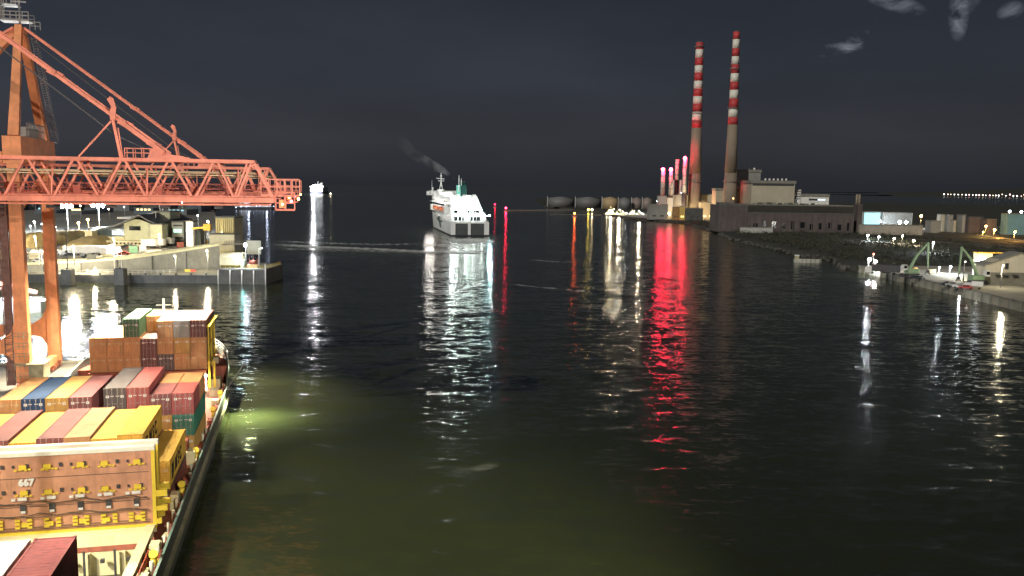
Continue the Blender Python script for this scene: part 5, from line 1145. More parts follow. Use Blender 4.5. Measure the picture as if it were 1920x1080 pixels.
for k in range(11):
    x = T.x0+5+k*7.6; q = MB(); q.box(x, x+rr.uniform(2,3.6), T.Y-.1, T.Y, 4+rr.random()*2, 9+rr.random()*3); T.part('dark_opening', q, GLASSD)
for k in range(17):
    x = T.x0+1+k*5.1; q = MB(); q.box(x, x+.6, T.Y-.35, T.Y-.11, 2.4, T.zt-.8); T.part('pilaster', q, DKB)
T = sb('upper_hall', 'set back upper storey of the long dark hall', 1398, 1600, 430, 386, 745, 40, mat('upper_dark', (.045,.043,.038), .85, .3, .05))
for k in range(12):
    q = MB(); q.cbox((T.x0+6+k*4.5+rr.random()*2, T.Y+4, T.zt+1.4), (2+rr.random()*2, 2, 1+rr.random()*1.4)); T.part('roof_unit', q, CONCD if k % 2 else CONC)
T = sb('fence_screen', 'pale low strip wall in front of the old station hall', 1388, 1449, 431.5, 427.5, 690, 1, mat('strip_grey',(.42,.43,.40),.7,.15,.3), 'wall')
T = sb('brick_tower', 'dark block with a twin flue at the right end of the long hall', 1606, 1615, 432, 385, 720, 9, DKB)
for k in (0,1):
    x = xat(1607.5+5*k, 385, 722); q = MB(); q.cyl((x,724,T.zt),(x,724,zat(1610,364.5,724)), .95, .85); T.part('flue', q, CHC)
# gas turbine plant below the slim stacks
for (n_, lab, a, b_, yb, yt, Y, d_, m_) in (('heat_recovery_unit','pale boxy boiler casing between the slim stacks and the left chimney',1262,1289,392,366,1008,18,mat('casing_grey',(.50,.50,.44),.6,.12,.1)),('boiler_casing','pale casing under the third slim stack',1261,1277,368,338,1016,8,STK),
    ('filter_house','grey filter house at the foot of the leftmost slim stack',1235,1249,392,368,990,14,mat('filter_grey',(.34,.34,.36),.6,.15,.1)),('duct_block','pale duct block under the second slim stack',1250,1261,396,371,992,10,WHITE),('pump_house','low cream pump house left of the right chimney',1312,1342,386,365,1040,18,CREAMB),('lit_annex','cream annex lit by lamps below the pump house',1313,1341,398,380,985,10,CREAMB),('store_shed','low grey shed at the waterside under the stacks',1216,1252,404,384,970,12,GREYB),('gate_house','doorway building coloured as amber lit below the boiler casing',1275,1284,401,388,955,6,mat('painted_amber_light',(.7,.5,.15),.6,.1,.2)),('rust_tank_house','rusty low block beside the amber doorway',1262,1275,399,389,958,6,mat('rust_wall',(.35,.2,.08),.7,.3,.2)),('concrete_base','low base block in front of the left chimney',1286,1318,404,391,950,8,CONCD)):  # gate house wall colour carries the amber doorway light
    T = sb(n_, lab, a, b_, yb, yt, Y, d_, m_)
    wins(T, [T.x0+(T.x1-T.x0)*u for u in (.3,.7)], [T.zg+3], (T.x1-T.x0)*.18, 1.6, STEEL if n_ not in ('lit_annex','gate_house') else LIT_Y)
# tank farm
for (px0, px1, yt, Y, c, lab) in ((1028,1078,369.5,1500,0,'leftmost wide dark storage tank'),(1081,1130,370,1480,0,'second storage tank with a low cone roof'),(1131,1160,370,1420,1,'third storage tank with amber lamp light in its colour'),(1161,1184,371,1420,0,'fourth storage tank, dull grey'),(1186,1204,371,1440,2,'fifth storage tank, small and brownish'),(1206,1224,371,1440,2,'sixth storage tank beside the slim stacks')):
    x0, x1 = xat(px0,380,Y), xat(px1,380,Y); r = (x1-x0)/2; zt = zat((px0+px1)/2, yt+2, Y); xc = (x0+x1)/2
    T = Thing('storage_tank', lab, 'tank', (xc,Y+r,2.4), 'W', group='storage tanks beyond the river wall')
    mt = (mat('tank_grey',(.15,.155,.155),.6,.15,.05), mat('tank_painted_light',(.38,.29,.16),.6,.15,.05), mat('tank_brown',(.24,.2,.18),.6,.15,.05))[c]  # amber version puts lamp light into the tank colour
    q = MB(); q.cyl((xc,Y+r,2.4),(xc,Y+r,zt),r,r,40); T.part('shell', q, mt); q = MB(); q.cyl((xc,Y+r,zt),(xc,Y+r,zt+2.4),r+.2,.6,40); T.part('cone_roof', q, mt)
    q = MB(); q.box(x0-1.1,x0-.1,Y+r-1,Y+r+1,2.4,zt+2.5); T.part('stair', q, mat('tank_stair',(.5,.52,.52),.5,.1,.3))
# the long low river wall
q = MB(); a, b_ = G(948,396), G(1105,400); 
q.prism([(a.x,a.y),(b_.x+8,b_.y+160),(b_.x+8,b_.y+163),(a.x,a.y+3)], -1, 1.9)
solo('river_wall', q, mat('river_wall_stone',(.24,.22,.20),.9,.2,.1), 'long thin stone river wall reaching out to the red beacons', 'wall')
q = MB(); a, b_ = G(1030,403), G(1180,404); q.prism([(a.x,a.y),(b_.x,b_.y),(b_.x,b_.y+2),(a.x,a.y+2)], -1, 1.0); solo('training_wall', q, CONCD, 'low dark training wall below the river wall', 'wall')
def beacon(px, yb, yt, m, label, r, pw, col):
    p = G(px, yb); z = zat(px, yt, p.y); T = Thing('beacon', label, 'beacon', tuple(p), 'L', group='lit harbour beacons')
    q = MB(); q.cyl((0,0,-2),(0,0,1.6),3.2,2.8,16); T.part('base', q, CONC); q = MB(); q.cyl((0,0,1.6),(0,0,z-1),1.1,.8,12); q.cyl((0,0,z-1.2),(0,0,z-.9),1.8); T.part('tower', q, REDOX)
    q = MB(); q.sphere((0,-.9,z), r, 10, 8); T.part('lantern', q, m); T.lamp((0,-3.5,z), pw*.04, col, .8)
beacon(948.5, 397, 390, emat('red_beacon_near',REDC,55), 'brighter red beacon at the tip of the river wall', 1.35, 50000, REDC); beacon(928, 389, 383, emat('red_beacon_far',REDC,14), 'fainter red beacon farther out, left of the bright one', 1.3, 20000, REDC)
beacon(1077, 407, 400, emat('orange_red_lamp',(1,.12,.02),60), 'orange red beacon in front of the storage tanks', 1.0, 20000, (1,.12,.03))
for px, py in ((1103,393),(1110,393)):
    p = G(px, 399); T = Thing('jetty_lamp', ('left' if px < 1105 else 'right')+' of two yellow lamps at the root of the river wall', 'lamp', (p.x,p.y,0), 'L'); z = zat(px,py,p.y)
    q = MB(); q.cyl((0,0,-1),(0,0,z),.3); T.part('pole', q, POLE); q = MB(); q.sphere((0,-.6,z),.95); T.part('lamp_head', q, E_Y if px > 1105 else emat('deep_yellow_lamp',(1,.7,.08),60))
DB = [(.05,3,E_Y),(.2,5,E_Y),(.35,8,E_Y),(.5,3.4,E_Y),(.62,7.4,E_W),(.75,5,E_Y),(.9,3.4,E_W)]
T, L_, k = workboat(1135, 1178, 405, 'left of two brightly lit workboats moored below the tanks', DB, 1.0, CREAM); T.lamp((L_*.5,-6,8), 30000, WARM, 1); T.lamp((L_*.15,-5,7), 15000, WARM, 1)
T, L_, k = workboat(1179, 1209, 404.5, 'right of two brightly lit workboats moored below the tanks', DB, 1.0, WHITE); T.lamp((L_*.5,-6,8), 30000, WARM, 1)
def lr(px, py, yb, m, label, power=0, col=COLD, r=.6, zg=2.4, group='lamps on the south bank', **kw):
    p = G(px, yb, zg); h = max(2, zat(px, py, p.y)-zg); return mast(p, h, m, label, power, col, r, 1, 'lamp_post', group, **kw)
lr(1232,377,405,E_W,'cold lamp left of the leftmost slim stack',30000,COLD,1.0)
lr(1313,399,410,E_Y,'amber lamp at the foot of the left chimney',9000,(1,.62,.2),.9)
for px, py, w_ in ((1246,398,'first'),(1254,399,'second'),(1262,401,'third'),(1270,402,'fourth'),(1286,402,'fifth')): lr(px,py,410,E_Y if px != 1286 else E_W,'small quay lamp below the slim stacks, %s from the left' % w_,9000,WARM,.75)
for px, w_ in ((1275,'left'),(1282,'right')): lr(px,361,398,E_W,'%s white lamp on top of the boiler casing' % w_,14000,COLD,.8)
lr(1300,396,412,emat('floor_amber',AMB,20),'low sodium lamp washing the left chimney base',20000,(1,.62,.25),.6); lr(1372,372,432,emat('floor_amber',AMB,20),'sodium lamp behind the old hall lighting the right chimney',0,(1,.62,.25),.4)
# right background
T = sb('lit_warehouse', 'small warehouse with a wall coloured and glowing as cyan lit', 1619, 1650, 420, 398, 800, 20, mat('painted_cyan_light',(.5,.75,.78),.5,.05,.2)); q = MB(); q.box(T.x0+.5,T.x1-.5,T.Y-.2,T.Y-.05,T.zg+3,T.zt-.5); T.part('glow_wall', q, LIT_C)  # cyan light put into the wall colour and an emitting panel
T = sb('arched_shed', 'pale shed behind the three bright lamps', 1655, 1710, 422, 400, 820, 30, mat('pale_shed',(.30,.31,.30),.6,.2,.1)); 
T = sb('yard_wall', 'long pale wall coloured as lit under the bright lamps on the right', 1612, 1730, 430, 423, 690, 3, mat('stone_painted_light',(.34,.32,.27),.8,.25,.1), 'wall')  # stone colour has the lamp light painted in
for i, (a, b_, yb, yt, m_, lab) in enumerate(((1766,1771,424,403,CREAMB,'thin pale silo'),(1777,1786,424,404,GREYB,'pale silo pair'),(1788,1792,430,414,CREAMB,'low tan house'),(1804,1810,424,404,GREYB,'slender grey silo'),(1816,1842,428,408,DKB,'wide dark shed'),(1745,1764,428,415,GREYB,'low grey shed'),(1850,1868,430,412,DKB,'dark gabled house'),(1888,1925,428,402,mat('painted_teal_light',(.16,.30,.33),.6,.2,.1),'depot coloured as teal lit'),(1930,1975,432,408,GREYB,'grey depot beyond the edge'))):  # depot wall colour carries the teal light
    sb('depot' if i > 4 else 'silo', lab+' in the depot area at the right', a, b_, yb, yt, 760-i*6, 10, m_, 'building' if i > 4 else 'silo')
for px, py, yb, m_, lab, pw, c_, r in ((1648,415,428,E_W,'left of three dazzling lamps by the cyan warehouse',900,COLD,1.3),(1686,417,430,E_W,'middle of three dazzling lamps by the cyan warehouse',900,COLD,1.3),(1698,417,430,E_W,'right of three dazzling lamps by the cyan warehouse',900,COLD,1.1),(1725,405,428,E_A,'reddish amber lamp standing high right of the dazzling three',12000,AMB,1.0),
    (1626,441,452,E_W,'cold lamp low on the dark bank, left one',5000,COLD,.55),(1647,444,453,E_W,'cold lamp low on the dark bank, second one',4000,COLD,.5),(1675,447,456,E_Y,'lamp on the dark bank, third one',3000,WARM,.5),(1691,442,456,E_Y,'lamp on the dark bank, fourth one',3000,WARM,.4),(1712,451,460,E_Y,'yellow lamp on the dark bank, fifth one',4000,WARM,.6),(1748,455,474,E_M,'star bright lamp above the left material handler',9000,COLD,.55),
    (1773,415,428,E_Y,'warm lamp beside the thin pale silo',9000,WARM,.8),(1847,424,440,E_A,'upper left of three amber lamps above the road bend',8000,AMB,.7),(1842,435,444,emat('yellow_lamp2',(1,.8,.1),50),'small yellow lamp at the road bend',2000,(1,.8,.2),.45),(1863,431,446,E_A,'middle amber lamp above the road bend',9000,AMB,.75),(1901,435,452,E_A,'right amber lamp above the road bend',9000,AMB,.6),
    (1890,396.5,428,E_M,'left of two cold lamps over the teal depot',8000,COLD,1.1),(1912,397,428,E_M,'right of two cold lamps over the teal depot',8000,COLD,1.1),(1809,419,430,E_Y,'dim lamp by the slender grey silo',0,WARM,.5)):
    lr(px, py, yb, m_, lab, pw, c_, r)
# parked cars by the depot: tiny
for i, px in enumerate((1738,1745,1752,1759,1766)):
    p = G(px, 431, 2.45); T = Thing('parked_car', ('first','second','third','fourth','last')[i]+' of five pale cars in a line by the depot', 'car', tuple(p), 'L', rz=R(10), group='cars lined up by the depot')
    q = MB(); q.xprism([(0,.35),(4.4,.35),(4.4,.9),(3.4,1.0),(2.9,1.5),(1.1,1.5),(.4,1.0),(0,.9)], -.9,.9); T.part('body', q, WHITE); q = MB(); q.xprism([(1.2,1.02),(3.2,1.02),(2.8,1.42),(1.3,1.42)], -.91,.91); T.part('window', q, GLASSD)
    for y in (.8,3.5):
        for x in (-.85,.85): q = MB(); q.cyl((x-.1,y,.34),(x+.1,y,.34),.34,n=8); T.part('wheel', q, BLACK)
# ---------------------------------------------------------------- right quay: shed, material handlers, lamps
GR = mat('handler_green', (.22,.33,.20), .5, .2, .5); SH = mat('shed_cream', (.60,.55,.42), .7, .12, .15, streak=.3, dirt=(.28,.25,.18))
Ys = 322; sx = lambda px: xat(px, 520, Ys); sz = lambda py: zat(1890, py, Ys)
T = Thing('quay_shed', 'cream gabled shed with one dark window on the right quay', 'shed', (sx(1880), Ys, 2.9), 'W')
q = MB(); q.xprism([(sx(1846),2.6),(sx(1846),sz(497)),(sx(1860),sz(490)),(sx(1911),sz(474)),(sx(1936),sz(483)),(sx(1950),sz(492)),(sx(1950),2.6)], Ys, Ys+7, 'y'); T.part('walls', q, SH)
q = MB(); q.bar((sx(1843),Ys+3.5,sz(497.5)),(sx(1911),Ys+3.5,sz(473.3)),8,.35); q.bar((sx(1911),Ys+3.5,sz(473.3)),(sx(1952),Ys+3.5,sz(492)),8,.35); T.part('roof', q, mat('shed_roof_grey',(.25,.25,.22),.6,.2,.2))
q = MB(); q.box(sx(1883),sx(1889.5),Ys-.1,Ys+.02,sz(505),sz(493.5)); T.part('window', q, mat('shed_window_dark',(.05,.06,.055),.3,.1,1)); q = MB(); q.box(sx(1846.3),sx(1949.8),Ys-.05,Ys,2.9,sz(511)); T.part('dado', q, mat('shed_dado',(.20,.19,.15),.8,.2,.2))
for px in (1866,1878,1897):
    q = MB(); q.box(sx(px),sx(px+9),Ys-1.6,Ys-.1,sz(517),sz(515)); T.part('canopy', q, STEEL)
def handler(px, yb, flip, label, sc_=1.0):
    p = G(px, yb, 2.9); T = Thing('material_handler', label, 'material handler', tuple(p), 'L', rz=R(8), group='green material handlers on the quay')
    for x in (-2.2,2.2):
        for y in (-1.6,1.6):
            q = MB(); q.cyl((x-.1,y-.35,.75),(x-.1,y+.35,.75),.75); T.part('wheel', q, BLACK)
    q = MB(); q.box(-3.2,3.2,-1.3,1.3,.8,1.5); q.box(-3.8,-3,-1.9,1.9,.2,.7); q.box(3,3.8,-1.9,1.9,.2,.7); T.part('chassis', q, STEEL)
    q = MB(); q.box(-1.6*1-1.4*(flip<0),1.6+1.4*(flip>0),-1.4,1.4,1.7,3.3) ; q.cyl((0,0,1.5),(0,0,1.72),1.2); T.part('upper_body', q, GR)
    q = MB(); q.box(-flip*2.9-.8,-flip*2.9+.8,-1.4,.2,3.0,5.0); cb_o = T.part('cab', q, WHITE); q = MB(); q.box(-flip*2.9-.65,-flip*2.9+.65,-1.46,-1.39,3.6,4.8); T.part('cab_window', q, GLASSD, cb_o)
    q = MB(); a, b_ = Vector((0,.6,3.2)), Vector((flip*7.0,.4,13.4))*1.0; mdl = a.lerp(b_, .5)+Vector((-flip*.7,0,.5)); q.bar(a, mdl, .8,.9,.7,.8); q.bar(mdl, b_, .7,.8,.5,.5); T.part('boom', q, GR)
    q = MB(); q.bar(b_+Vector((0,0,.3)), Vector((flip*7.6,.3,3.6)), .7,.6,.4,.4); T.part('stick', q, GR)
    q = MB(); q.cyl((flip*7.6,.3,3.7),(flip*7.6,.3,2.8),.14); q.sphere((flip*7.6,.3,2.3),.7,6,4); q.bar((flip*7.6-.5,.3,2.2),(flip*7.6-.9,.3,1.1),.25); q.bar((flip*7.6+.5,.3,2.2),(flip*7.6+.9,.3,1.1),.25); T.part('grab', q, STEEL)
    q = MB(); q.cyl((flip*1,.5,3.4),tuple(mdl),.14); T.part('boom_ram', q, POLE)
handler(1706, 520, 1, 'left green material handler with its bent boom raised on the quay'); handler(1833, 533, -1, 'right green material handler standing before the shed lamp')
def qbox(px, yb, s, m, label, name, cat, group=None):
    p = G(px, yb, 2.9); T = Thing(name, label, cat, tuple(p), 'L', group=group); q = MB(); q.box(-s[0]/2,s[0]/2,-s[1]/2,s[1]/2,.15,s[2]); T.part('bin', q, m); q = MB()
    for x in (-s[0]*.4,s[0]*.4): q.box(x-.15,x+.15,-s[1]/2+.1,s[1]/2-.1,0,.15)
    q.box(-s[0]/2-.05,s[0]/2+.05,-s[1]/2-.05,s[1]/2+.05,s[2],s[2]+.1); T.part('rim', q, STEEL)
qbox(1747,513,(2.4,2,1.9),CREAM,'pale hopper bin right of the left material handler','hopper_bin','bin'); qbox(1661,512,(2.6,2,1.6),STEEL,'dark bin near the quay corner lamps','skip_bin','bin'); qbox(1642,507,(3.6,2,1.3),CREAM,'cream box by the quay corner lamps','store_box','box'); qbox(1716,508,(1.4,1.2,1.4),mat('amber_paint_and_light',(.8,.45,.05),.5,.2,1),'small orange crate under the left handler','crate','crate')
lst = [(1688,516,LORRY,STEEL,'dark truck left of the left handler on the quay'),(1729,524,CAR,cb_,'dark car near the quay edge beneath the left handler'),(1737,524,CAR,cg,'grey car beside the dark one on the quay'),(1789,536,CAR,cb_,'dark car by the right handler'),(1797,537,CAR,cg,'silver car at the quay edge by the right handler'),(1812,541,CAR,cw,'white car on the quay below the shed lamp'),(1824,543,CAR,cr_,'dark red car on the quay below the shed lamp'),(1843,543,VAN,cw,'white van parked on the quay in front of the shed')]
for px, py, k_, c, lab in lst: o = vehicle(k_, G(px, py, 2.95), R(random.choice((60,75,80))), c, lab)
mast(G(1628,505,2.9), 4.2, emat('fierce_white_lamp',COLD,420), 'dazzling white lamp at the quay corner, left of the pair', 9000, COLD, .62, 1, 'lamp_post', 'quay lamps on the right', (160,370,0)); mast(G(1640,506,2.9), 3.6, emat('fierce_pink_lamp',(1,.8,.85),260), 'bright pinkish lamp at the quay corner, right of the pair', 5000, (1,.85,.85), .5, 1, 'lamp_post', 'quay lamps on the right', (165,372,0))
p = G(1640,505,2.9); T = Thing('red_quay_light', 'small red light on a post at the quay corner', 'lamp', (p.x, p.y+2, 2.9), 'L'); q = MB(); q.cyl((0,0,0),(0,0,6.2),.12); T.part('post', q, POLE); q = MB(); q.sphere((0,0,6.4),.38); T.part('lantern', q, emat('soft_red',(1,.15,.1),12))
mast(G(1836,524,2.9), 8.0, E_M, 'dazzling lamp beside the shed on the right quay', 9000, (1,.93,.75), .75, 2, 'lamp_post', 'quay lamps on the right'); mast(G(1806,526,2.9), 7.2, emat('off_white',(1,1,.9),3), 'white topped post between the two handlers', 0, COLD, .3, 1, 'lamp_post', 'quay lamps on the right')
mast(G(1780,514,2.9), 3.0, E_M, 'small white lamp behind the quay between the handlers', 6000, COLD, .4, 1, 'lamp_post', 'quay lamps on the right'); mast(G(1760,512,2.9), 2.4, E_M, 'smaller white lamp right of the hopper bin', 3000, COLD, .3, 1, 'lamp_post', 'quay lamps on the right')
mast(G(1876,540,2.9), 8, emat('soft_lamp',WARM,4), 'warm lamp at the right end of the quay', 2500, (1,.88,.6), .3, 1, 'lamp_post', 'quay lamps on the right')
p = G(1845,500,2.9); T = Thing('site_cabin', 'cream cabin with a roof edge coloured as orange lit beside the shed', 'cabin', (xat(1846,495,345),345,2.9), 'L'); q = MB(); q.box(-3,3,0,3,.2,9.5); T.part('cabin_body', q, CREAM); q = MB(); q.box(-3.2,7,-.2,3.2,9.5,9.9); T.part('roof', q, MC['amber_paint_and_light'])  # roof edge uses amber colour in place of orange light
# floating pontoon and small craft on the right
p = G(1515,492); T = Thing('pontoon_boat', 'pale low pontoon with a raised left end floating off the dark bank', 'boat', tuple(p), 'L', rz=R(-4))
q = MB(); q.prism([(-6.8,-1.5),(5.2,-1.5),(6.8,0),(5.2,1.5),(-6.8,1.5)], -.4, 1.7); T.part('hull', q, mat('pontoon_pale',(.42,.42,.36),.6,.2,.4)); q = MB(); q.box(-6.5,-4.8,-1.2,1.2,1.7,3.2); T.part('wheelhouse', q, mat('pontoon_olive',(.38,.36,.2),.6,.2,.4)); q = MB(); q.box(-6.6,-4.7,-1.3,1.3,3.2,3.7); T.part('roof', q, WHITE)
q = MB()
for x in (-3.4,-1.4,.8,3): q.box(x,x+.25,-1.62,-1.5,.2,1.6)
T.part('fenders', q, STEEL)
for i, (px, py, s_) in enumerate(((1798,564,1.0),(1830,569,.7),(1812,578,.7))):
    p = G(px, py); T = Thing('small_buoy', ('brightest lit white buoy below the right quay','pale buoy right of the lit one below the quay','pale buoy lowest of the three below the right quay')[i], 'buoy', tuple(p), 'L', group='buoys off the right quay')
    q = MB(); q.cyl((0,0,-.4),(0,0,.5*s_),.8*s_,.6*s_); T.part('float', q, WHITE); q = MB(); q.cyl((0,0,.5*s_),(0,0,1.3*s_),.1); q.sphere((0,0,1.4*s_),.22*s_); T.part('top_lamp', q, E_W if i == 0 else WHITE)
# distant coast with its string of lights
q = MB(); Yc = 7600; rr = random.Random(8); xs = [1500+ i*260 for i in range(28)]; top = [18+ 40*max(0,(x-2600)/4000)*rr.uniform(.7,1.3)+rr.uniform(0,8) + (110*max(0,1-abs(x-5600)/1700)) for x in [2900+(i*200) for i in range(28)]]
xs = [3300+(i*200) for i in range(28)]; vs = []
for x, z in zip(xs, top): vs += [(x,Yc,-2),(x,Yc+400,z),(x,Yc+2600,z*.6)]
q.add(vs, [(3*i,3*i+3,3*i+4,3*i+1) for i in range(27)] + [(3*i+1,3*i+4,3*i+5,3*i+2) for i in range(27)], True)
solo('distant_coast', q, EARTH, 'dark low coast across the bay', kind='structure')
rr = random.Random(6); i = 0
W1 = 'one two three four five six seven eight nine ten eleven twelve thirteen fourteen fifteen sixteen seventeen eighteen nineteen twenty twentyone twentytwo twentythree twentyfour twentyfive twentysix twentyseven twentyeight'.split()
CL_ = [emat('coast_light_white',(1,.97,.9),4), emat('coast_light_pink',(1,.6,.55),4), emat('coast_light_yellow',(1,.85,.55),4)]
px = 1770
while px < 1935 and i < 28:
    py = 364.2+(px-1770)*.024 - (2.4 if i in (17,19,23,25) else 0); 
    x, z = xat(px, py, Yc-30), max(2, zat(px, py, Yc-30)); T = Thing('coast_light', 'light in the string along the far coast', 'light', (x,Yc-30,0), 'L', group='string of lights on the far coast')
    q = MB(); q.cyl((0,0,0),(0,0,z),.6,n=5); T.part('pole', q, POLE); q = MB(); q.sphere((0,0,z), rr.uniform(3.2,6.0)); T.part('lamp_head', q, CL_[i % 3 if i % 4 else 0]); px += rr.uniform(4.5,8); i += 1
# ---------------------------------------------------------------- wakes: real low ridges of disturbed, foaming water
def foam_mat(name, sc, cut, al):
    m, nt, b, N, L = nodes(name); tc = N('ShaderNodeTexCoord'); mp = N('ShaderNodeMapping'); mp.inputs['Scale'].default_value = (.35, 1, 1); L(tc.outputs['Object'], mp.inputs[0])
    n = N('ShaderNodeTexNoise'); n.inputs['Scale'].default_value = sc; n.inputs['Detail'].default_value = 6; n.inputs['Roughness'].default_value = .65; L(mp.outputs[0], n.inputs[0])
    uvx = N('ShaderNodeAttribute'); uvx.attribute_name = 'fade'
    r = N('ShaderNodeMapRange'); r.inputs[1].default_value = cut; r.inputs[2].default_value = cut+.22; r.inputs[4].default_value = al; L(n.outputs[0], r.inputs[0])
    k = N('ShaderNodeMath'); k.operation = 'MULTIPLY'; L(r.outputs[0], k.inputs[0]); L(uvx.outputs['Fac'], k.inputs[1]); L(k.outputs[0], b.inputs['Alpha'])
    b.inputs['Base Color'].default_value = (.75,.77,.75,1); b.inputs['Roughness'].default_value = .7; bp = N('ShaderNodeBump'); bp.inputs['Strength'].default_value = 1; bp.inputs['Distance'].default_value = .6; L(n.outputs[0], bp.inputs['Height']); L(bp.outputs[0], b.inputs['Normal']); return m
FO = foam_mat('foam', .5, .28, 1.0); FO3 = foam_mat('faint_foam', .5, .46, .28); FO2 = foam_mat('thin_foam', .5, .42, .85)
def wake(pts, w, m, label, h=.35, seg=60, name='wake_foam'):
    q = MB(); P = [Vector((*p,0)) for p in pts]; cum = [0]
    for a, b_ in zip(P, P[1:]): cum.append(cum[-1]+(b_-a).length)
    vs, fade = [], []; rr = random.Random(len(pts)*7)
    def at(d):
        for i in range(len(P)-1):
            if d <= cum[i+1]: return P[i].lerp(P[i+1], (d-cum[i])/(cum[i+1]-cum[i])), (P[i+1]-P[i]).normalized()
        return P[-1], (P[-1]-P[-2]).normalized()
    nc = 9
    for s_ in range(seg+1):
        u = s_/seg; c, d_ = at(u*cum[-1]); n_ = Vector((-d_.y, d_.x, 0)); ww = (w if not isinstance(w, tuple) else w[0]+(w[1]-w[0])*u)*(.8+.4*rr.random())
        for j in range(nc):
            v = j/(nc-1)*2-1; p = c+n_*v*ww/2; vs.append((p.x, p.y, .06+h*(1-v*v)*(.6+.4*math.sin(s_*1.3)))); fade.append((1-abs(v)**1.5)*min(1, 6*u, 6*(1-u))*(.6+.4*rr.random()))
    q.add(vs, [(s_*nc+j, (s_+1)*nc+j, (s_+1)*nc+j+1, s_*nc+j+1) for s_ in range(seg) for j in range(nc-1)], True)
    o = solo(name, q, m, label, kind='stuff'); at_ = o.data.attributes.new('fade', 'FLOAT', 'POINT'); at_.data.foreach_set('value', fade); return o
g2 = lambda px, py: tuple(G(px, py)[:2])
wake([g2(838,452),g2(925,452)], 62, FO, 'churned white water right under the ferry stern', .8)
wake([g2(800,462),g2(905,460)], 70, FO2, 'broken wake water behind the ferry', .6)
wake([g2(930,470),g2(870,474),g2(800,473),g2(700,468),g2(600,464),g2(510,459)], (22,14), FO, 'long foaming bow wave crossing the channel to the left', .7, 120)
wake([g2(800,458),g2(700,459),g2(600,456),g2(520,453)], 16, FO2, 'second faint wave line behind the first', .5, 90)
wake([g2(505,466),g2(640,470),g2(790,475)], 10, FO2, 'thin foam line before the bow wave', .4, 80)
wake([g2(955,533),g2(1010,539),g2(1060,543),g2(1118,549)], 4, FO2, 'thin curved foam line in mid channel', .2)
wake([g2(990,487),g2(1040,491),g2(1090,492)], 5, FO2, 'faint foam line under the orange beacon', .2)
wake([g2(1095,421),g2(1112,421)], 30, FO2, 'short foam streak far off', .2, 12)
wake([g2(785,865),g2(830,878),g2(900,880),g2(935,866)], 2.6, FO3, 'faint foam curl in the near water', .06, 40)
# funnel smoke drifting left from the ferry
def smoke(pts, rads, dens, label):
    q = MB(); n = 12; vs = []
    for (c, r) in zip(pts, rads):
        for i in range(n): a = 2*math.pi*i/n; vs.append((c[0], c[1]+r*math.cos(a), c[2]+r*math.sin(a)))
    q.add(vs, [(k*n+i, k*n+(i+1) % n, (k+1)*n+(i+1) % n, (k+1)*n+i) for k in range(len(pts)-1) for i in range(n)] + [tuple(range(n-1,-1,-1)), tuple(range((len(pts)-1)*n, len(pts)*n))], True)
    q.f = [tuple(reversed(f)) for f in q.f]; m = bpy.data.materials.new('funnel_smoke'); m.use_nodes = True; nt = m.node_tree; nt.nodes.remove(nt.nodes['Principled BSDF']); v = nt.nodes.new('ShaderNodeVolumePrincipled'); v.inputs['Color'].default_value = (.7,.72,.75,1); tcs = nt.nodes.new('ShaderNodeTexCoord'); sps = nt.nodes.new('ShaderNodeSeparateXYZ'); nt.links.new(tcs.outputs['Object'], sps.inputs[0])
    ms = nt.nodes.new('ShaderNodeMapRange'); nt.links.new(sps.outputs[0], ms.inputs[0]); ms.inputs[1].default_value = pts[-1][0]+4; ms.inputs[2].default_value = pts[0][0]; ms.inputs[3].default_value = 0; ms.inputs[4].default_value = 1
    ns = nt.nodes.new('ShaderNodeTexNoise'); ns.inputs['Scale'].default_value = .09; ns.inputs['Detail'].default_value = 3; nt.links.new(tcs.outputs['Object'], ns.inputs['Vector'])
    m1 = nt.nodes.new('ShaderNodeMapRange'); nt.links.new(ns.outputs[0], m1.inputs[0]); m1.inputs[1].default_value = .38; m1.inputs[2].default_value = .62; m1.inputs[4].default_value = dens
    pw = nt.nodes.new('ShaderNodeMath'); pw.operation = 'POWER'; pw.inputs[1].default_value = 1.4; nt.links.new(ms.outputs[0], pw.inputs[0])
    mm = nt.nodes.new('ShaderNodeMath'); mm.operation = 'MULTIPLY'; nt.links.new(pw.outputs[0], mm.inputs[0]); nt.links.new(m1.outputs[0], mm.inputs[1]); nt.links.new(mm.outputs[0], v.inputs['Density'])
    nt.links.new(v.outputs[0], nt.nodes['Material Output'].inputs['Volume']); return solo('smoke', q, m, label, kind='stuff')
spt = []; sr_ = []
for k in range(13):
    u = k/12; px = 853-120*u; py = 336-70*u**.8+10*math.sin(u*5)*u; Y = 690+10*u; spt.append((xat(px,py,Y), Y, zat(px,py,Y))); sr_.append(1.4+6.5*u**.8)
smoke(spt, sr_, .075, 'thin smoke drifting left from the ferry funnel')
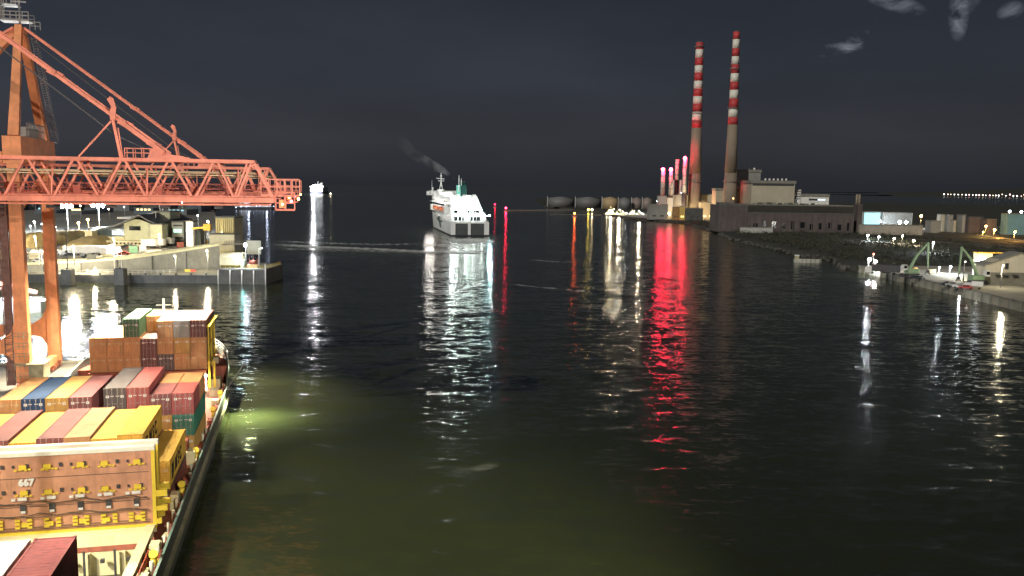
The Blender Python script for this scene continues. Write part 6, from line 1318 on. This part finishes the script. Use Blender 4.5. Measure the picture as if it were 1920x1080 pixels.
# ---------------------------------------------------------------- unseen floodlight masts added to light ship, water and cranes
T = Thing('added_floodlight', 'unseen floodlight mast added to light the ship', 'lamp', SW(-43, 66, 3), 'W')  # unseen mast, added to carry lamps for the deck and hold
T.off = tuple(SW(-43, 66, 3)); q = MB(); b0 = SW(-43,66,3); q.cyl(b0, b0+Vector((0,0,26)), .4); T.part('pole', q, POLE); q = MB(); q.cbox(b0+Vector((0,0,26.2)), (2.4,1,.8), YAW); T.part('lamp_housing', q, STEEL)
T.lamp(b0+Vector((1.5,0,25.6)), 95000, (1,.95,.72), .5, SW(-20, 74, -3), 45, .5); T.lamp(b0+Vector((1.5,2,25.6)), 130000, (1,.93,.75), .5, SW(-18, 50, 13.7), 60, .8); T.lamp(b0+Vector((1.5,1,25.6)), 24000, (1,.86,.55), .5, SW(-20, 92, 6), 90, .8)

b0 = Vector((20,-6,3)); T = Thing('added_floodlight', 'unseen floodlight mast added to light the water and cranes', 'lamp', b0, 'W'); T.off = tuple(b0)  # unseen mast, added to light the near water and crane booms
q = MB(); q.cyl(b0, b0+Vector((0,0,40)), .4); T.part('pole', q, POLE); q = MB(); q.cbox(b0+Vector((0,0,40.2)), (2.4,1,.8)); T.part('lamp_housing', q, STEEL)
T.lamp(b0+Vector((0,.9,39.8)), 480000, (1,1,.58), .5, (-3.5, 76, 0), 34, 1); T.lamp(b0+Vector((-1,.9,39.8)), 300000, (1,.88,.8), .5, (-46, 120, 40), 50, 1)
# ================================================================ render set-up
S.view_settings.view_transform = 'Standard'; S.view_settings.look = 'None'; S.view_settings.gamma = 1; S.view_settings.exposure = EXPO
S.render.engine = 'CYCLES'
cy_ = S.cycles; cy_.use_denoising = True; cy_.use_light_tree = True; cy_.max_bounces = 6; cy_.diffuse_bounces = 2; cy_.glossy_bounces = 3; cy_.transmission_bounces = 2; cy_.transparent_max_bounces = 8
cy_.caustics_reflective = False; cy_.caustics_refractive = False; cy_.sample_clamp_indirect = 6; cy_.sample_clamp_direct = 0; cy_.use_adaptive_sampling = False; cy_.volume_bounces = 0
